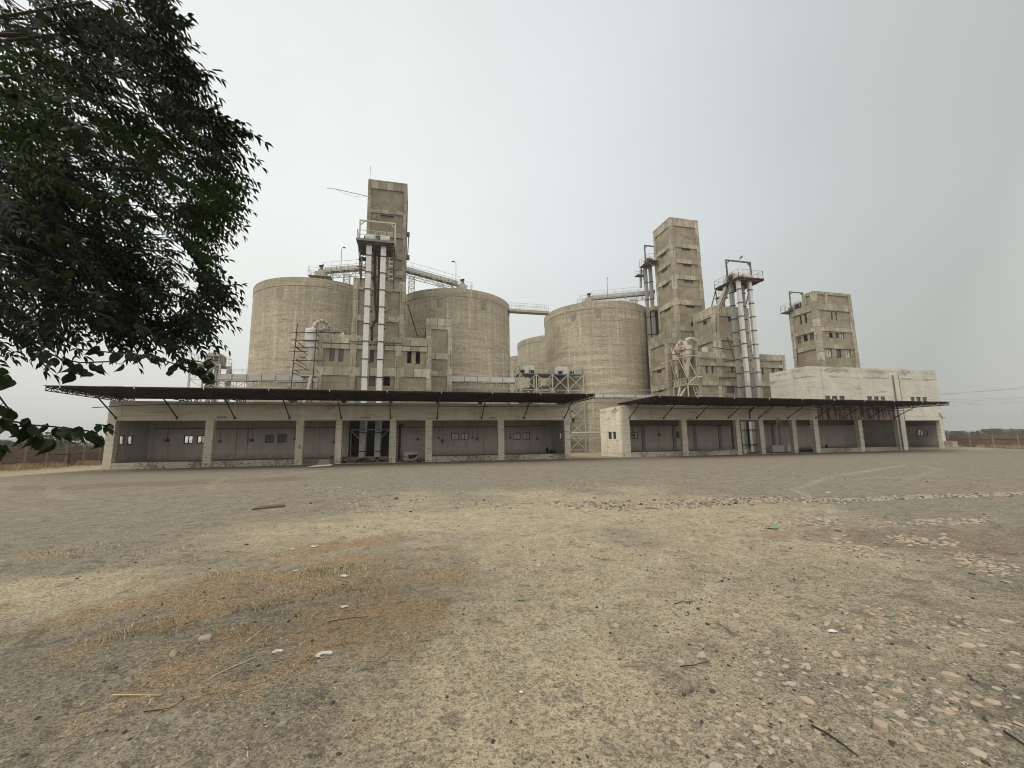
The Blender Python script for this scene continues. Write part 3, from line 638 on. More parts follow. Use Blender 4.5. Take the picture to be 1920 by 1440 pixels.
# ------------------------------------------------------------------ silos
SR, SH = 8.93, 23.15
def silo(x, y, label, ribs=True):
    s_ = thing('grain_silo', (x, y, 0), label, 'silo')
    a = MB(); a.lathe((x, y, 0), [(SR, 0), (SR, SH-1.15)], 128); a.build('wall', M['silo'], s_)
    a = MB(); a.lathe((x, y, 0), [(SR, SH-1.15), (SR+.05, SH-1.13), (SR+.05, SH), (SR-.25, SH), (SR-.25, SH-.4)], 128); a.build('rim_band', M['silo_cap'], s_)
    a = MB(); a.lathe((x, y, 0), [(SR-.24, SH-.35), (.6, SH+.3), (.05, SH+.32)], 96); a.build('roof', M['silo_cap'], s_)
    return s_
S1 = silo(-13.61, 64.81, 'large concrete silo at the far left beside the left elevator tower')
S2 = silo(5.99, 64.87, 'large concrete silo right of the left tower, at the left end of the footbridge')
S3 = silo(30.79, 65.3, 'large concrete silo directly left of the right elevator tower, behind the white lattice gantry')
silo(30.95, 85.6, 'concrete silo mostly hidden behind the third silo')
silo(30.4, 106, 'farthest concrete silo, a sliver of rim in the gap between silos')
# patches: square ledges at the rim where beams seat
for (s_, cx, cy, pts) in ((S1, -13.61, 64.81, [Z6(1010, 330)]), (S2, 5.99, 64.87, [(827, 558), (903, 565)]), (S3, 30.79, 65.3, [(1121, 580), (1056, 590)])):
    a = MB()
    for p in pts:
        q = gy(*p, 57); an = math.atan2(q.x-cx, -(57-cy)); u_ = Vector((math.sin(an), -math.cos(an), 0)); t_ = Vector((math.cos(an), math.sin(an), 0))
        c_ = Vector((cx, cy, 21.1)) + u_*(SR+.02)
        a.add([c_-t_*.55+Vector((0, 0, .7)), c_+t_*.55+Vector((0, 0, .7)), c_+t_*.35-Vector((0, 0, .7)), c_-t_*.35-Vector((0, 0, .7)),
               c_-t_*.55+Vector((0, 0, .7))-u_*.2, c_+t_*.55+Vector((0, 0, .7))-u_*.2, c_+t_*.35-Vector((0, 0, .7))-u_*.2, c_-t_*.35-Vector((0, 0, .7))-u_*.2],
              [(3, 2, 1, 0), (0, 1, 5, 4), (1, 2, 6, 5), (2, 3, 7, 6), (3, 0, 4, 7)])
    a.build('beam_seat', M['infill2'], s_)

# ---- roof conveyors: enclosed trough on a truss, running from a tower out over a silo
def conveyor(a, b, label, boxm='galv', bh=.55, th=.7, legs=(), rail=True, head=None, wd=.8, zl=0, cat='conveyor', group=None):
    a, b = Vector(a), Vector(b); d = (b-a).normalized(); s_ = Vector((-d.y, d.x, 0)).normalized(); t = thing('conveyor', ((a+b)/2).to_tuple()[:2]+(zl,), label, cat, group)
    m_ = MB(); m_.bar(a+Vector((0, 0, bh/2)), b+Vector((0, 0, bh/2)), wd*.6, bh); n = max(2, round((b-a).length/1.6)); m_.build('trough', M[boxm], t)
    m_ = MB()
    for k in range(n+1): p = a.lerp(b, k/n); m_.bar(p+Vector((0, 0, -.03)), p+Vector((0, 0, bh+.03)), .07, wd*.68)
    m_.bar(a-Vector((0, 0, .06)), b-Vector((0, 0, .06)), wd, .10); m_.build('flange', M['steelgrey'], t)
    m_ = MB()
    for k in (-1, 1): m_.truss(a+s_*wd*.5*k-Vector((0, 0, th+.12)), b+s_*wd*.5*k-Vector((0, 0, th+.12)), th, .9, .05)
    m_.build('truss', M['steelpale' if boxm != 'steelgrey' else 'steelgrey'], t)
    if rail:
        m_ = MB()
        for k in (-1, 1): m_.rail([a+s_*wd*.75*k, b+s_*wd*.75*k], 1.15, 1.3, .018)
        m_.build('railing', M['steelpale'], t)
    if legs:
        m_ = MB()
        for f, z in legs:
            p = a.lerp(b, f); m_.lattice(p.x-.4, p.x+.4, p.y-.3, p.y+.3, z, p.z-th, .8, .05)
        m_.build('support', M['steelpale'], t)
    if head:
        m_ = MB(); p = head; m_.box(p.x-.75, p.x+.75, p.y-.6, p.y+.6, p.z-.25, p.z+.55); m_.box(p.x-.35, p.x+.5, p.y-.4, p.y+.4, p.z+.55, p.z+.95)
        for k in (-1, 1): m_.bar(p+Vector((.7*k, -.5, -.2)), Vector((p.x+.15*k, p.y-.4, SH)), .14); m_.bar(p+Vector((.7*k, .5, -.2)), Vector((p.x+.15*k, p.y+.4, SH)), .14)
        m_.build('discharge_chute', M['duct'], t)
        m_ = MB(); m_.tube([p+Vector((.1, -.3, .95)), p+Vector((.1, -.3, 1.45))], .2, 10); m_.tube([p+Vector((-.25, -.3, 1.35)), p+Vector((.35, -.3, 1.55))], .16, 10); m_.build('motor', M['motor'], t)
        m_ = MB(); m_.rail([p+Vector((-1.5, -1.0, -.25)), p+Vector((1.5, -1.0, -.25)), p+Vector((1.5, 1.0, -.25)), p+Vector((-1.5, 1.0, -.25))], 1.15, .75, .018, closed=True)
        m_.build('platform_railing', M['steelpale'], t)
        m_ = MB(); m_.box(p.x-1.5, p.x+1.5, p.y-1, p.y+1, p.z-.33, p.z-.26)
        for dx in (-1.3, 0, 1.3):
            for dy in (-.8, .8): m_.bar((p.x+dx, p.y+dy, SH), (p.x+dx, p.y+dy, p.z-.3), .07)
        for dy in (-.8, .8): m_.bar((p.x-1.3, p.y+dy, SH), (p.x, p.y+dy, p.z-.3), .05); m_.bar((p.x+1.3, p.y+dy, SH), (p.x, p.y+dy, p.z-.3), .05)
        m_.build('platform', M['steelgrey'], t)
    return t
conveyor((-4.5, 57.2, 25.9), (-12.6, 60.4, 25.9), 'roof conveyor from the left tower to the silo at the far left', legs=[(.62, SH-.3)], head=Vector((-13.2, 60.7, 25.3)), zl=SH)
conveyor((-3.2, 56.9, 25.9), (6.2, 61.6, 25.9), 'roof conveyor sloping down in view right of the left tower to the second silo', legs=[(.27, SH-.3), (.72, SH-.3)], head=Vector((6.9, 61.9, 25.3)), zl=SH)
conveyor((38.2, 58.3, 25.6), (29.2, 62.8, 25.6), 'roof conveyor from the right tower out over the third silo', legs=[(.32, SH-.3), (.78, SH-.3)], head=Vector((28.6, 63.1, 25.0)), zl=SH)
def lamp(p, h, dr, label, loc=None):
    t = thing('lamp_post', p, label, 'lamp post'); p = Vector(p); a = MB(); a.tube([p, p+Vector((0, 0, h)), p+Vector((dr*.25, 0, h+.15))], .035, 6); a.build('pole', M['steelgrey'], t)
    a = MB(); q = p+Vector((dr*.25, 0, h+.15)); a.tube([q, q+Vector((dr*.3, 0, .05)), q+Vector((dr*.75, 0, 0))], [.05, .13, .07], 8); a.build('lamp_head', M['steelgrey'], t)
lamp((-10.35, 59.1, 25.9), 3.1, .5, 'lamp post on the roof conveyor of the far left silo')
lamp((5.9, 61.0, 25.9), 3.3, -.7, 'lamp post on the roof conveyor of the second silo')
lamp((31.4, 61.3, 25.6), 3.1, .2, 'lamp post on the roof conveyor of the third silo')
# walkway between silo 2 and silo 3
t = thing('walkway_bridge', (18, 60.5, 21.3), 'narrow railed footbridge spanning from the second silo to the third', 'bridge')
pa, pb = gy(953, 583, 61.2), gy(1027, 591, 61.2); pb.z = pa.z
a = MB(); a.bar(pa, pb, 1.1, .38); a.build('deck', M['silo_cap'], t)
a = MB()
for k in (-.5, .5): a.rail([pa+Vector((0, k, .15)), pb+Vector((0, k, .15))], 1.05, .62, .02)
a.build('railing', M['steelpale'], t)

# ------------------------------------------------------------------ bucket elevators
def casing(mb, fl, x0, x1, y0, y1, z0, z1, step=2.05, zs=None):
    mb.box(x0, x1, y0, y1, z0, z1); z = z0+.9
    while z < z1-.3:
        fl.box(x0-.07, x1+.07, y0-.07, y1+.07, z-.045, z+.045); z += step
def gantry(mb, x0, x1, y, z0, z1, r=.16):
    mb.bar((x0, y, z0), (x0, y, z1), r); mb.bar((x1, y, z0), (x1, y, z1), r); mb.bar((x0-r/2, y, z1+r/2), (x1+r/2, y, z1+r/2), r)
    mb.bar((x0+.05, y, z1-.45), (x0+.45, y, z1-.02), r*.7); mb.bar((x1-.05, y, z1-.45), (x1-.45, y, z1-.02), r*.7)
def deck(mb, x0, x1, y0, y1, z, t=.12):
    mb.box(x0, x1, y0, y1, z-t, z)
    k = x0+.3
    while k < x1: mb.box(k-.04, k+.04, y0+.01, y1-.01, z-t-.16, z-t); k += .62
    k = y0+.25
    while k < y1: mb.box(x0+.01, x1-.01, k-.05, k+.05, z-t-.25, z-t-.161); k += 1.0
def heads(parent, spots, z, w_=.95, d=1.9, mat='galv'):
    for (x, y) in spots:
        a = MB(); h = 1.05
        prof = [(-d/2, 0), (-d/2, h*.6), (-d/2+.35, h), (d/2-.35, h), (d/2, h*.6), (d/2, 0)]
        n = len(prof); a.add([(x-w_/2, y+p, z+q) for p, q in prof]+[(x+w_/2, y+p, z+q) for p, q in prof],
                             [tuple(range(n-1, -1, -1)), tuple(range(n, 2*n))]+[(i, (i+1) % n, (i+1) % n+n, i+n) for i in range(n)])
        o = a.build('elevator_head', M[mat], parent)
        a = MB(); a.tube([(x+w_/2, y-.2, z+.5), (x+w_/2+.5, y-.2, z+.5)], .2, 10); a.tube([(x+w_/2+.2, y-.2, z+.5), (x+w_/2+.2, y+.6, z+.25)], .12, 8); a.box(x-w_/2-.14, x-w_/2, y-.7, y+.4, z+.1, z+.75); a.build('motor', M['motor'], o)

E1 = thing('bucket_elevator', (-4.3, 44.1, 0), 'pair of white bucket elevator legs under a railed platform in front of the left tower', 'bucket elevator')
Zp = 22.98; Yf = 43.26
fl = MB()
for x0 in (-5.24, -3.78):
    a = MB(); casing(a, fl, x0, x0+.53, 43.85, 44.3, 0, Zp-.3, 1.87); a.build('casing', M['galvcase'], E1)
    a = MB(); casing(a, fl, x0+.02, x0+.51, 45.4, 45.85, 0, Zp-.3, 1.87); a.build('casing', M['galvdull'], E1)
fl.build('flange', M['flange'], E1)
a = MB(); deck(a, -6.17, -2.42, Yf, 46.98, Zp); a.build('platform', M['grating'], E1)
a = MB(); a.box(-6.22, -2.37, Yf-.05, Yf, Zp-.22, Zp+.03); a.box(-2.42, -2.37, Yf, 46.95, Zp-.2, Zp+.02); a.box(-6.22, -6.17, Yf, 46.95, Zp-.2, Zp+.02); a.build('platform_edge', M['teal'], E1)
a = MB(); a.rail([(-6.13, 46.9, Zp), (-6.13, Yf+.05, Zp), (-2.46, Yf+.05, Zp), (-2.46, 46.9, Zp)], .97, .85, .024); a.build('railing', M['steelpale'], E1)
a = MB(); g0, g1 = gy(*Z1(737, 357), 44.4), gy(*Z1(944, 374), 44.4); gantry(a, g0.x, g1.x, 44.4, Zp, g0.z, .14); a.build('gantry', M['steelpale'], E1)
heads(E1, [(-4.95, 44.8), (-3.4, 44.8)], Zp, .95, 1.8)
a = MB()
for x in (-6.03, -2.51):
    a.bar((x, Yf+.3, Zp-.3), (x, 47.2, 19.0), .10); a.bar((x, 45.0, Zp-.3), (x, 47.2, 20.2), .08); a.bar((x, 46.9, 19.9), (x, 46.9, Zp-.3), .12)
a.build('strut', M['steelgrey'], E1)
a = MB()                                                                  # ladder-like cable rack below the platform
for k in range(8): a.box(-3.35, -2.85, 51.2, 51.34, 21.9+k*.55, 22.05+k*.55)
a.bar((-3.35, 51.2, 21.6), (-3.35, 51.2, 26), .07); a.bar((-2.85, 51.2, 21.6), (-2.85, 51.2, 26), .07); a.build('cable_rack', M['steelpale'], E1)
a = MB(); a.bar((-7.1, 51.2, 23.2), (-2.2, 51.2, 23.1), .09); a.bar((-6.9, 50.0, 23.6), (-5.9, 50, 23.6), .08); a.box(-6.7, -5.9, 50.3, 51.3, 24.0, 24.1); a.bar((-6.7, 50.4, 22), (-6.7, 50.4, 24.1), .07); a.build('bracket', M['bamboo'], E1)
a = MB()                                                                  # rust-red spouting between the legs
pt = lambda x, y, Y: gy(*Z1(x, y), Y-4.25)
a.tube([pt(822, 560, 50.2), pt(826, 850, 50.4), pt(832, 900, 50.5), pt(834, 940, 50.6)], .14, 8)
a.tube([pt(848, 560, 50.2), pt(842, 850, 50.4), pt(836, 935, 50.5)], .11, 8)
a.tube([pt(834, 930, 50.5), pt(818, 958, 50.5), pt(805, 985, 50.5), pt(806, 1020, 50.5), pt(806, 1060, 50.9)], .13, 8)
a.tube([pt(836, 930, 50.5), pt(848, 955, 50.5), pt(856, 975, 50.5)], .12, 8); a.tube([pt(826, 500, 50), pt(830, 620, 50)], .07, 6)
a.tube([pt(805, 600, 50.4), pt(820, 760, 50.4), pt(826, 880, 50.5)], .06, 6)
a.build('spout', M['rustpipe'], E1)

E3 = thing('bucket_elevator', (42.9, 45, 0), 'group of four shiny elevator legs under a railed platform right of the right tower', 'bucket elevator')
fl = MB(); Zq = 22.98
for x0, y0, mt in ((41.82, 44.4, 'galvcase'), (43.58, 44.4, 'galvcase'), (41.82, 45.73, 'galvdull'), (43.58, 45.73, 'galvdull')):
    a = MB(); casing(a, fl, x0, x0+.46, y0, y0+.41, 0, Zq-.3, 1.87); a.build('casing', M[mt], E3)
fl.build('flange', M['flange'], E3)
a = MB(); a.tube([(42.44, 45.13, 0), (42.44, 45.13, Zq-.3)], .10, 8); a.tube([(44.2, 45.2, 0), (44.2, 45.2, Zq-.3)], .08, 8); a.build('guide_pipe', M['steelpale'], E3)
a = MB(); deck(a, 41.48, 45.5, 43.85, 48.5, Zq); a.build('platform', M['grating'], E3)
a = MB(); a.rail([(41.53, 43.9, Zq), (45.45, 43.9, Zq), (45.45, 48.42, Zq), (41.53, 48.42, Zq)], 1.05, .87, .024, closed=True); a.build('railing', M['steelpale'], E3)
a = MB(); g0, g1 = gy(*Z8(455, 195), 45.3), gy(*Z8(955, 248), 45.3); gantry(a, g0.x, g1.x, 45.3, Zq, g0.z-.1, .17); a.build('gantry', M['steelgrey'], E3)
lp = MB(); q = Vector(((g0.x+g1.x)/2, 45.3, g0.z)); e_ = gy(*Z8(795, 110), 45.3); lp.tube([q, q.lerp(e_, .45)], .03, 6); lp.tube([q.lerp(e_, .45), q.lerp(e_, .8), e_], [.06, .15, .09], 8); lp.build('lamp', M['steelgrey'], E3)
heads(E3, [(42.25, 45.7), (43.95, 45.7)], Zq, 1.0, 2.0, 'duct')
a = MB(); a.bar((41.57, 48.3, Zq-.3), (40.4, 48.3, 19.5), .11); a.bar((41.57, 48.3, Zq-.3), (41.66, 48.3, 19.3), .11); a.bar((41.57, 45.2, Zq-.3), gy(*Z8(320, 1235), 46.98), .11)
a.bar((45.4, 46.2, Zq-.3), (44.7, 46.2, Zq-2.4), .11); a.bar((44.7, 46.2, Zq-2.4), (44.7, 47.1, Zq-4), .11); a.build('strut', M['steelgrey'], E3)
a = MB(); a.bar((42.0, 46.8, Zq-.3), (41.0, 48.1, 19.3), .38); a.bar((42.6, 47.0, Zq-.3), (41.9, 48.4, 19.3), .32); a.build('spout', M['duct'], E3)
a = MB(); a.box(41.5, 43.1, 47.7, 48.6, 21.45, 21.55); a.rail([(41.53, 47.7, 21.55), (42.9, 47.7, 21.55)], .85, .8, .024); a.bar((42.6, 48.05, 19.3), (42.6, 48.05, 21.45), .13); a.bar((42.0, 48.05, 19.3), (42.0, 48.05, 21.45), .07); a.build('lower_platform', M['steelgrey'], E3)

E2 = thing('bucket_elevator', (36.6, 57, 0), 'dull elevator legs with small platform in the gap left of the right tower', 'bucket elevator')
fl = MB()
for x0, y0 in ((36.15, 57.3), (36.75, 56.8)):
    a = MB(); casing(a, fl, x0, x0+.42, y0, y0+.45, 0, 29.5, 2.9); a.build('casing', M['galvdull'], E2)
fl.build('flange', M['flange'], E2)
a = MB(); deck(a, 35.6, 37.2, 55.0, 58, 29.8); a.box(35.0, 36.3, 57.6, 58.6, 28.3, 28.4); a.build('platform', M['grating'], E2)
a = MB(); a.rail([(37.1, 55.05, 29.8), (35.65, 55.05, 29.8), (35.65, 57.95, 29.8), (37.1, 57.95, 29.8)], 1.1, .8, .02); a.rail([(35.05, 58.5, 28.4), (36.3, 58.5, 28.4)], .9, .8, .02); a.build('railing', M['steelpale'], E2)
a = MB(); gantry(a, 36.3, 39.0, 57.2, 29.8, 33.2, .16); a.build('gantry', M['steelgrey'], E2)
heads(E2, [(36.75, 57.0)], 29.85, .8, 1.6, 'steelgrey')
a = MB(); a.bar((35.9, 55.6, 29.6), (37.25, 55.4, 28.6), .12); a.tube([(36.0, 58.2, 29.6), (35.9, 58.4, 26.5)], .2, 10); a.tube([(36.5, 58.4, 29.6), (36.9, 58.6, 26.5)], .16, 10); a.build('spout', M['galvdull'], E2)
E4 = thing('bucket_elevator', (56.3, 50.6, 21), 'elevator head with gantry and small railed platform on the concrete block behind the warehouse', 'bucket elevator')
a = MB(); a.box(55.7, 57.4, 49.4, 51.3, 20.95, 21.1); a.build('platform', M['steelgrey'], E4)
a = MB(); a.rail([(55.75, 50.4, 21.1), (55.75, 51.25, 21.1), (57.3, 51.25, 21.1)], 1.05, .7, .02); a.rail([(55.75, 48.0, 21.1), (55.75, 50.4, 21.1)], 1.05, .7, .02); a.build('railing', M['steelpale'], E4)
a = MB(); gantry(a, 55.95, 58.5, 49.6, 21.0, 23.9, .14); a.build('gantry', M['steelgrey'], E4)
heads(E4, [(56.9, 49.0)], 21.1, .9, 1.9, 'duct')
a = MB(); a.box(56.3, 57.0, 49.8, 50.4, 21.1, 21.6); a.build('motor', M['motor'], E4)

# ------------------------------------------------------------------ cyclones
def cyclone(x, y, r, zt, zm, zb, mat, label, arcs, arcm='duct', skirt=False):
    t = thing('dust_cyclone', (x, y, zb), label, 'dust cyclone')
    a = MB()
    if skirt: prof = [(.12, zb), (.16, zb+.2), (r*.9, zm), (r*.9, zm+(zt-zm)*.48), (r*1.05, zm+(zt-zm)*.5), (r*1.05, zt), (.1, zt+.04)]
    else: prof = [(.12, zb), (.16, zb+.2), (r*.97, zm), (r, zm+.02), (r, zt-.12), (r-.05, zt), (.1, zt+.03)]
    a.lathe((x, y, 0), prof, 28); o = a.build('body', M[mat], t)
    a = MB(); a.lathe((x, y, 0), [(r, zm-.03), (r+.05, zm-.03), (r+.05, zm+.05), (r, zm+.05)], 28); a.build('ring', M['steelpale'], t)
    for pts, rr2 in arcs:
        a = MB(); a.tube(pts, rr2, 12); d_ = a.build('duct', M[arcm], t)
        a = MB()
        for i in range(1, len(pts)-1, 2): 
            p, q = Vector(pts[i]), Vector(pts[i+1]); u_ = (q-p).normalized()*.03; a.tube([p-u_, p+u_], rr2+.025, 12)
        a.build('duct_ring', M['steelgrey'], d_)
    return t
def arc(x0, x1, z, h, y0, y1, n=14):
    return [(x0+(x1-x0)*(1-math.cos(math.pi*k/n))/2, y0+(y1-y0)*k/n, z+h*math.sin(math.pi*k/n)) for k in range(n+1)]
cyclone(-10.62, 45.7, .55, 13.61, 12.29, 9.96, 'whitemetal', 'white dust cyclone inside scaffolding at the left corner of the left tower',
        [(arc(-10.46, -9.0, 13.61, 1.23, 45.7, 47.8)+[(-9.0, 47.9, 12.9)], .19), (arc(-9.96, -8.63, 13.66, .5, 46.6, 48.3)+[(-8.63, 48.3, 12.9)], .18)])
pc = lambda x, y, Y=47.7: gy(*Z4(x, y), Y)
px_ = lambda x, y, X=34.7: gx(*Z4(x, y), X)
cyclone(35.5, 49.9, .60, 14.35, 12.6, 10.05, 'rustwhite', 'smaller rust-stained dust cyclone, left one of the pair by the right tower', [([pc(470, 490, 49.9), pc(485, 450, 49.9), pc(515, 418, 49.8), pc(545, 412, 49.6), pc(568, 430, 49.4), pc(580, 470, 49.3)], .17)], skirt=True)
cyclone(35.5, 47.7, .80, 14.15, 12.9, 9.95, 'rustwhite', 'bigger dust cyclone streaked with rust, right one of the pair by the right tower', [([pc(585, 462), pc(590, 415), pc(610, 388), pc(645, 376), pc(685, 385, 47.8), pc(715, 415, 48), pc(727, 460, 48.2), pc(722, 525, 48.3)], .25)], skirt=True)
t = thing('cyclone_platform', (35.6, 48.6, 0), 'cream steel cradle with railed platform and ladder carrying the two rusty cyclones', 'steel platform')
r0, r1 = px_(395, 660), px_(590, 592); c0 = Vector((r1.x, r1.y, r1.z)); zr = (r0.z+r1.z)/2
a = MB(); a.bar((34.7, r0.y, zr), (34.7, r1.y, zr), .11); a.bar((34.7, r1.y, zr), (36.6, r1.y, zr), .11); a.bar((34.7, r0.y, zr), (36.45, r0.y, zr), .11)
a.bar((34.7, r0.y, zr), (35.4, r0.y, 9.4), .08); a.bar((34.7, (r0.y+r1.y)/2, zr), (35.3, r1.y+.6, 9.4), .08); a.bar((34.7, r1.y, zr), (36.4, r1.y, 9.3), .10); a.build('cradle', M['duct'], t)
p0, p1 = px_(418, 1003), px_(612, 962); zp = (p0.z+p1.z)/2
a = MB(); a.box(34.7, 36.45, p1.y, p0.y, zp-.08, zp); a.build('deck', M['duct'], t)
a = MB(); a.rail([(36.4, p0.y, zp), (34.72, p0.y, zp), (34.72, p1.y, zp), (36.0, p1.y, zp)], .85, .45, .03); a.build('railing', M['duct'], t)
a = MB(); a.tube([pc(520, 990, 48.5), pc(490, 1130, 48.5)], .15, 10); a.tube([pc(650, 940), pc(600, 990), pc(500, 1150)], .12, 10); a.tube([pc(600, 965, 46.9), pc(720, 870, 46.9), pc(795, 872, 46.9)], .11, 10); a.build('pipe', M['duct'], t)
a = MB(); l0, l1 = pc(670, 965, 46.9), pc(712, 1125, 46.9); m0, m1 = pc(708, 965, 46.9), pc(748, 1125, 46.9); l2 = l0+(l1-l0)*4.5; m2 = m0+(m1-m0)*4.5; l2.z = m2.z = 0; l2.y = m2.y = 45.4
a.bar(l0, l2, .06); a.bar(m0, m2, .06)
for k in range(24): a.bar(l0.lerp(l2, k/24), m0.lerp(m2, k/24), .05)
a.build('ladder', M['duct'], t)
a = MB()
for p in ((34.8, p0.y-.1), (34.8, p1.y+.1)): a.bar((*p, 0), (*p, zp), .12)
a.build('leg', M['duct'], t)
# scaffold of dark poles around the left cyclone
t = thing('scaffolding', (-11.3, 45.2, 0), 'dark pole scaffolding around the white cyclone by the left tower', 'scaffolding')
ps = lambda x, y, Y=45.1: gy(*Z5(x, y), Y)
a = MB()
for Yk in (44.95, 46.4):
    for p, q in (((178, 232), (98, 1030)), ((415, 240), (352, 1030))):
        P0, Q0 = ps(*p, Yk), ps(*q, Yk); e_ = Q0+(Q0-P0)*(Q0.z/(P0.z-Q0.z)); a.tube([P0, Q0, e_], .045, 6)
a.build('standard', M['bamboo'], t)
a = MB()
for p, q in (((130, 340), (712, 342)), ((100, 432), (432, 437)), ((105, 517), (420, 525)), ((72, 565), (300, 570)), ((105, 675), (515, 683)), ((130, 795), (330, 790)), ((385, 316), (600, 345)), ((200, 640), (280, 640)), ((240, 437), (420, 440))):
    a.tube([ps(*p), ps(*q)], .04, 6)
for x in (160, 400):
    for y in (345, 437, 520, 678, 800): a.tube([ps(x, y, 44.95), ps(x, y, 44.95)+Vector((0, 1.5, 0))], .035, 6)
a.build('ledger', M['bamboo'], t)
a = MB()
for p, q in (((135, 420), (300, 550)), ((140, 500), (310, 615)), ((165, 660), (290, 750)), ((130, 700), (310, 800)), ((100, 815), (310, 905)), ((60, 995), (110, 1025)), ((200, 850), (330, 950))):
    a.tube([ps(*p), ps(*q)], .04, 6)
a.build('brace', M['bamboo'], t)
a = MB(); P0 = ps(205, 850); a.box(P0.x, ps(385, 850).x, 44.95, 46.3, P0.z-.1, P0.z); a.tube([ps(345, 860), ps(305, 1030), ps(305, 1030)+Vector((-.8, 0, -4))], .17, 10); a.build('platform', M['duct'], t)

# ------------------------------------------------------------------ ground level conveyors, lattice gantry, intake tower
conveyor((-21.9, 53.2, 9.15), (-11.3, 53.2, 9.15), 'long conveyor bridge running past the far left silo to the left tower', 'galv', .62, .75, legs=[(.86, 0)])
z_ = gy(880, 715.5, 54.2).z
conveyor((4.7, 54.2, z_), (13.3, 54.2, z_), 'white conveyor bridge from the left tower to the lattice gantry', 'whitemetal', .62, .75, legs=[(.30, 0)])
z_ = gy(1160, 745.3, 55.0).z
conveyor((23.2, 55.0, z_), (35.1, 55.0, z_), 'white conveyor bridge low in front of the third silo', 'whitemetal', .42, .6, legs=[])
t = thing('steel_pipeline', (26, 58, 2), 'pale pipe low across the foot of the third silo behind the docks', 'pipe')
a = MB(); p = gy(1072, 812, 56.2); q = gy(1150, 811, 56.2); a.tube([p, q], .17, 10); a.build('pipe', M['steelpale'], t)
a = MB(); a.truss(p-Vector((0, 0, .75)), q-Vector((0, 0, .75)), .5, .6, .05); a.build('truss', M['steelpale'], t)
GT = thing('lattice_gantry', (20, 58.5, 0), 'tall pale lattice gantry with platform and white motor housings between the docks', 'gantry')
xs = [15.0, 17.5, 20.0, 22.45, 24.95]; Yg = 57.9; zt = 11.55; lv = [0, .35, 2.5, 4.65, 6.8, 9.2, zt]
for i, x in enumerate(xs):
    a = MB(); a.box(x-.07, x+.07, Yg-.07, Yg+.07, 0, zt); a.build('post', M['steelpale'], GT)
a = MB()
for i in range(4):
    for k in range(1, 6): a.bar((xs[i], Yg, lv[k]), (xs[i+1], Yg, lv[k]), .09)
    for k in range(1, 6): a.bar((xs[i], Yg+.03, lv[k]), (xs[i+1], Yg+.03, lv[k+1]), .10); a.bar((xs[i+1], Yg-.03, lv[k]), (xs[i], Yg-.03, lv[k+1]), .10)
a.build('brace', M['steelpale'], GT)
a = MB()
for x, yb_ in ((15, 61.3), (22.45, 61.0), (18.5, 61.3)):
    a.box(x-.07, x+.07, yb_-.07, yb_+.07, 0, zt)
    for k in range(1, 6): a.bar((x, Yg, lv[k]), (x, yb_, lv[k+1]), .06); a.bar((x, yb_, lv[k]), (x, Yg, lv[k+1]), .06); a.bar((x, Yg, lv[k]), (x, yb_, lv[k]), .06)
a.bar((24.95, Yg, 0), (24.95, Yg+.8, 0), .06)
a.build('rear_frame', M['steelpale'], GT)
a = MB(); pl = [(15, Yg), (24.95, Yg), (22.5, 61.3), (15, 61.3)]; n = 4
a.add([(x, y, zt) for x, y in pl]+[(x, y, zt+.14) for x, y in pl], [(3, 2, 1, 0), (4, 5, 6, 7)]+[(i, (i+1) % 4, (i+1) % 4+4, i+4) for i in range(4)]); a.build('deck', M['teal'], GT)
a = MB(); a.rail([(15, 61.2, zt+.14), (15, Yg+.05, zt+.14), (24.9, Yg+.05, zt+.14), (22.4, 61.2, zt+.14), (15, 61.2, zt+.14)], 1.05, .8, .025); a.build('railing', M['steelpale'], GT)
for i, px in enumerate((986.5, 995.5, 1048.5, 1059)):
    q = gy(px, 690, 58.8); a = MB(); r_ = .42; h_ = 1.25 if i != 0 else 1.15; z0 = zt+.14
    pr = [(-.5, 0), (-.5, h_*.72), (-.3, h_), (.3, h_), (.5, h_*.72), (.5, 0)]
    a.add([(q.x+p_*.84, 58.4, z0+z) for p_, z in pr]+[(q.x+p_*.84, 59.6, z0+z) for p_, z in pr], [tuple(range(5, -1, -1)), tuple(range(6, 12))]+[(k, (k+1) % 6, (k+1) % 6+6, k+6) for k in range(6)])
    o = a.build('elevator_head', M['whitemetal'], GT)
    a = MB(); a.tube([(q.x+(.75 if i in (0, 3) else -.3), 58.35, z0+.3), (q.x+(1.2 if i in (0, 3) else .3), 58.35, z0+.3)] if i else [(q.x-1.0, 58.3, z0+.3), (q.x-.45, 58.3, z0+.3)], .22, 10); a.build('motor', M['motor'], o)
a = MB()
for x in (17.2, 18.0, 21.0, 21.8): b_ = MB(); b_.box(x-.22, x+.22, 59.3, 59.7, 0, zt); b_.build('casing', M['steelgrey'], GT)
a.box(17.0, 22.0, 59.72, 59.8, 5.2, 5.3); a.build('tie_bar', M['steelgrey'], GT)
a = MB(); a.bar((15.2, 60, 9.3), (22, 60, 10.2), .5, .5); a.bar((15.2, 59, 8.4), (22, 59.2, 9.6), .15); a.bar((15.2, 58.6, 9.0), (21.5, 58.6, 8.2), .12); a.bar((16, 60.8, 7), (20.5, 60.4, 9), .4)
for k in range(9): a.bar((15.3+k*.75, 59.1, 8.1), (15.6+k*.75, 59.1, 9.2), .07)
a.build('cross_pipe', M['steelgrey'], GT)
a = MB(); a.box(22.6, 24.8, 60.5, 61.2, .3, 2.2); a.build('boot_housing', M['steelgrey'], GT)

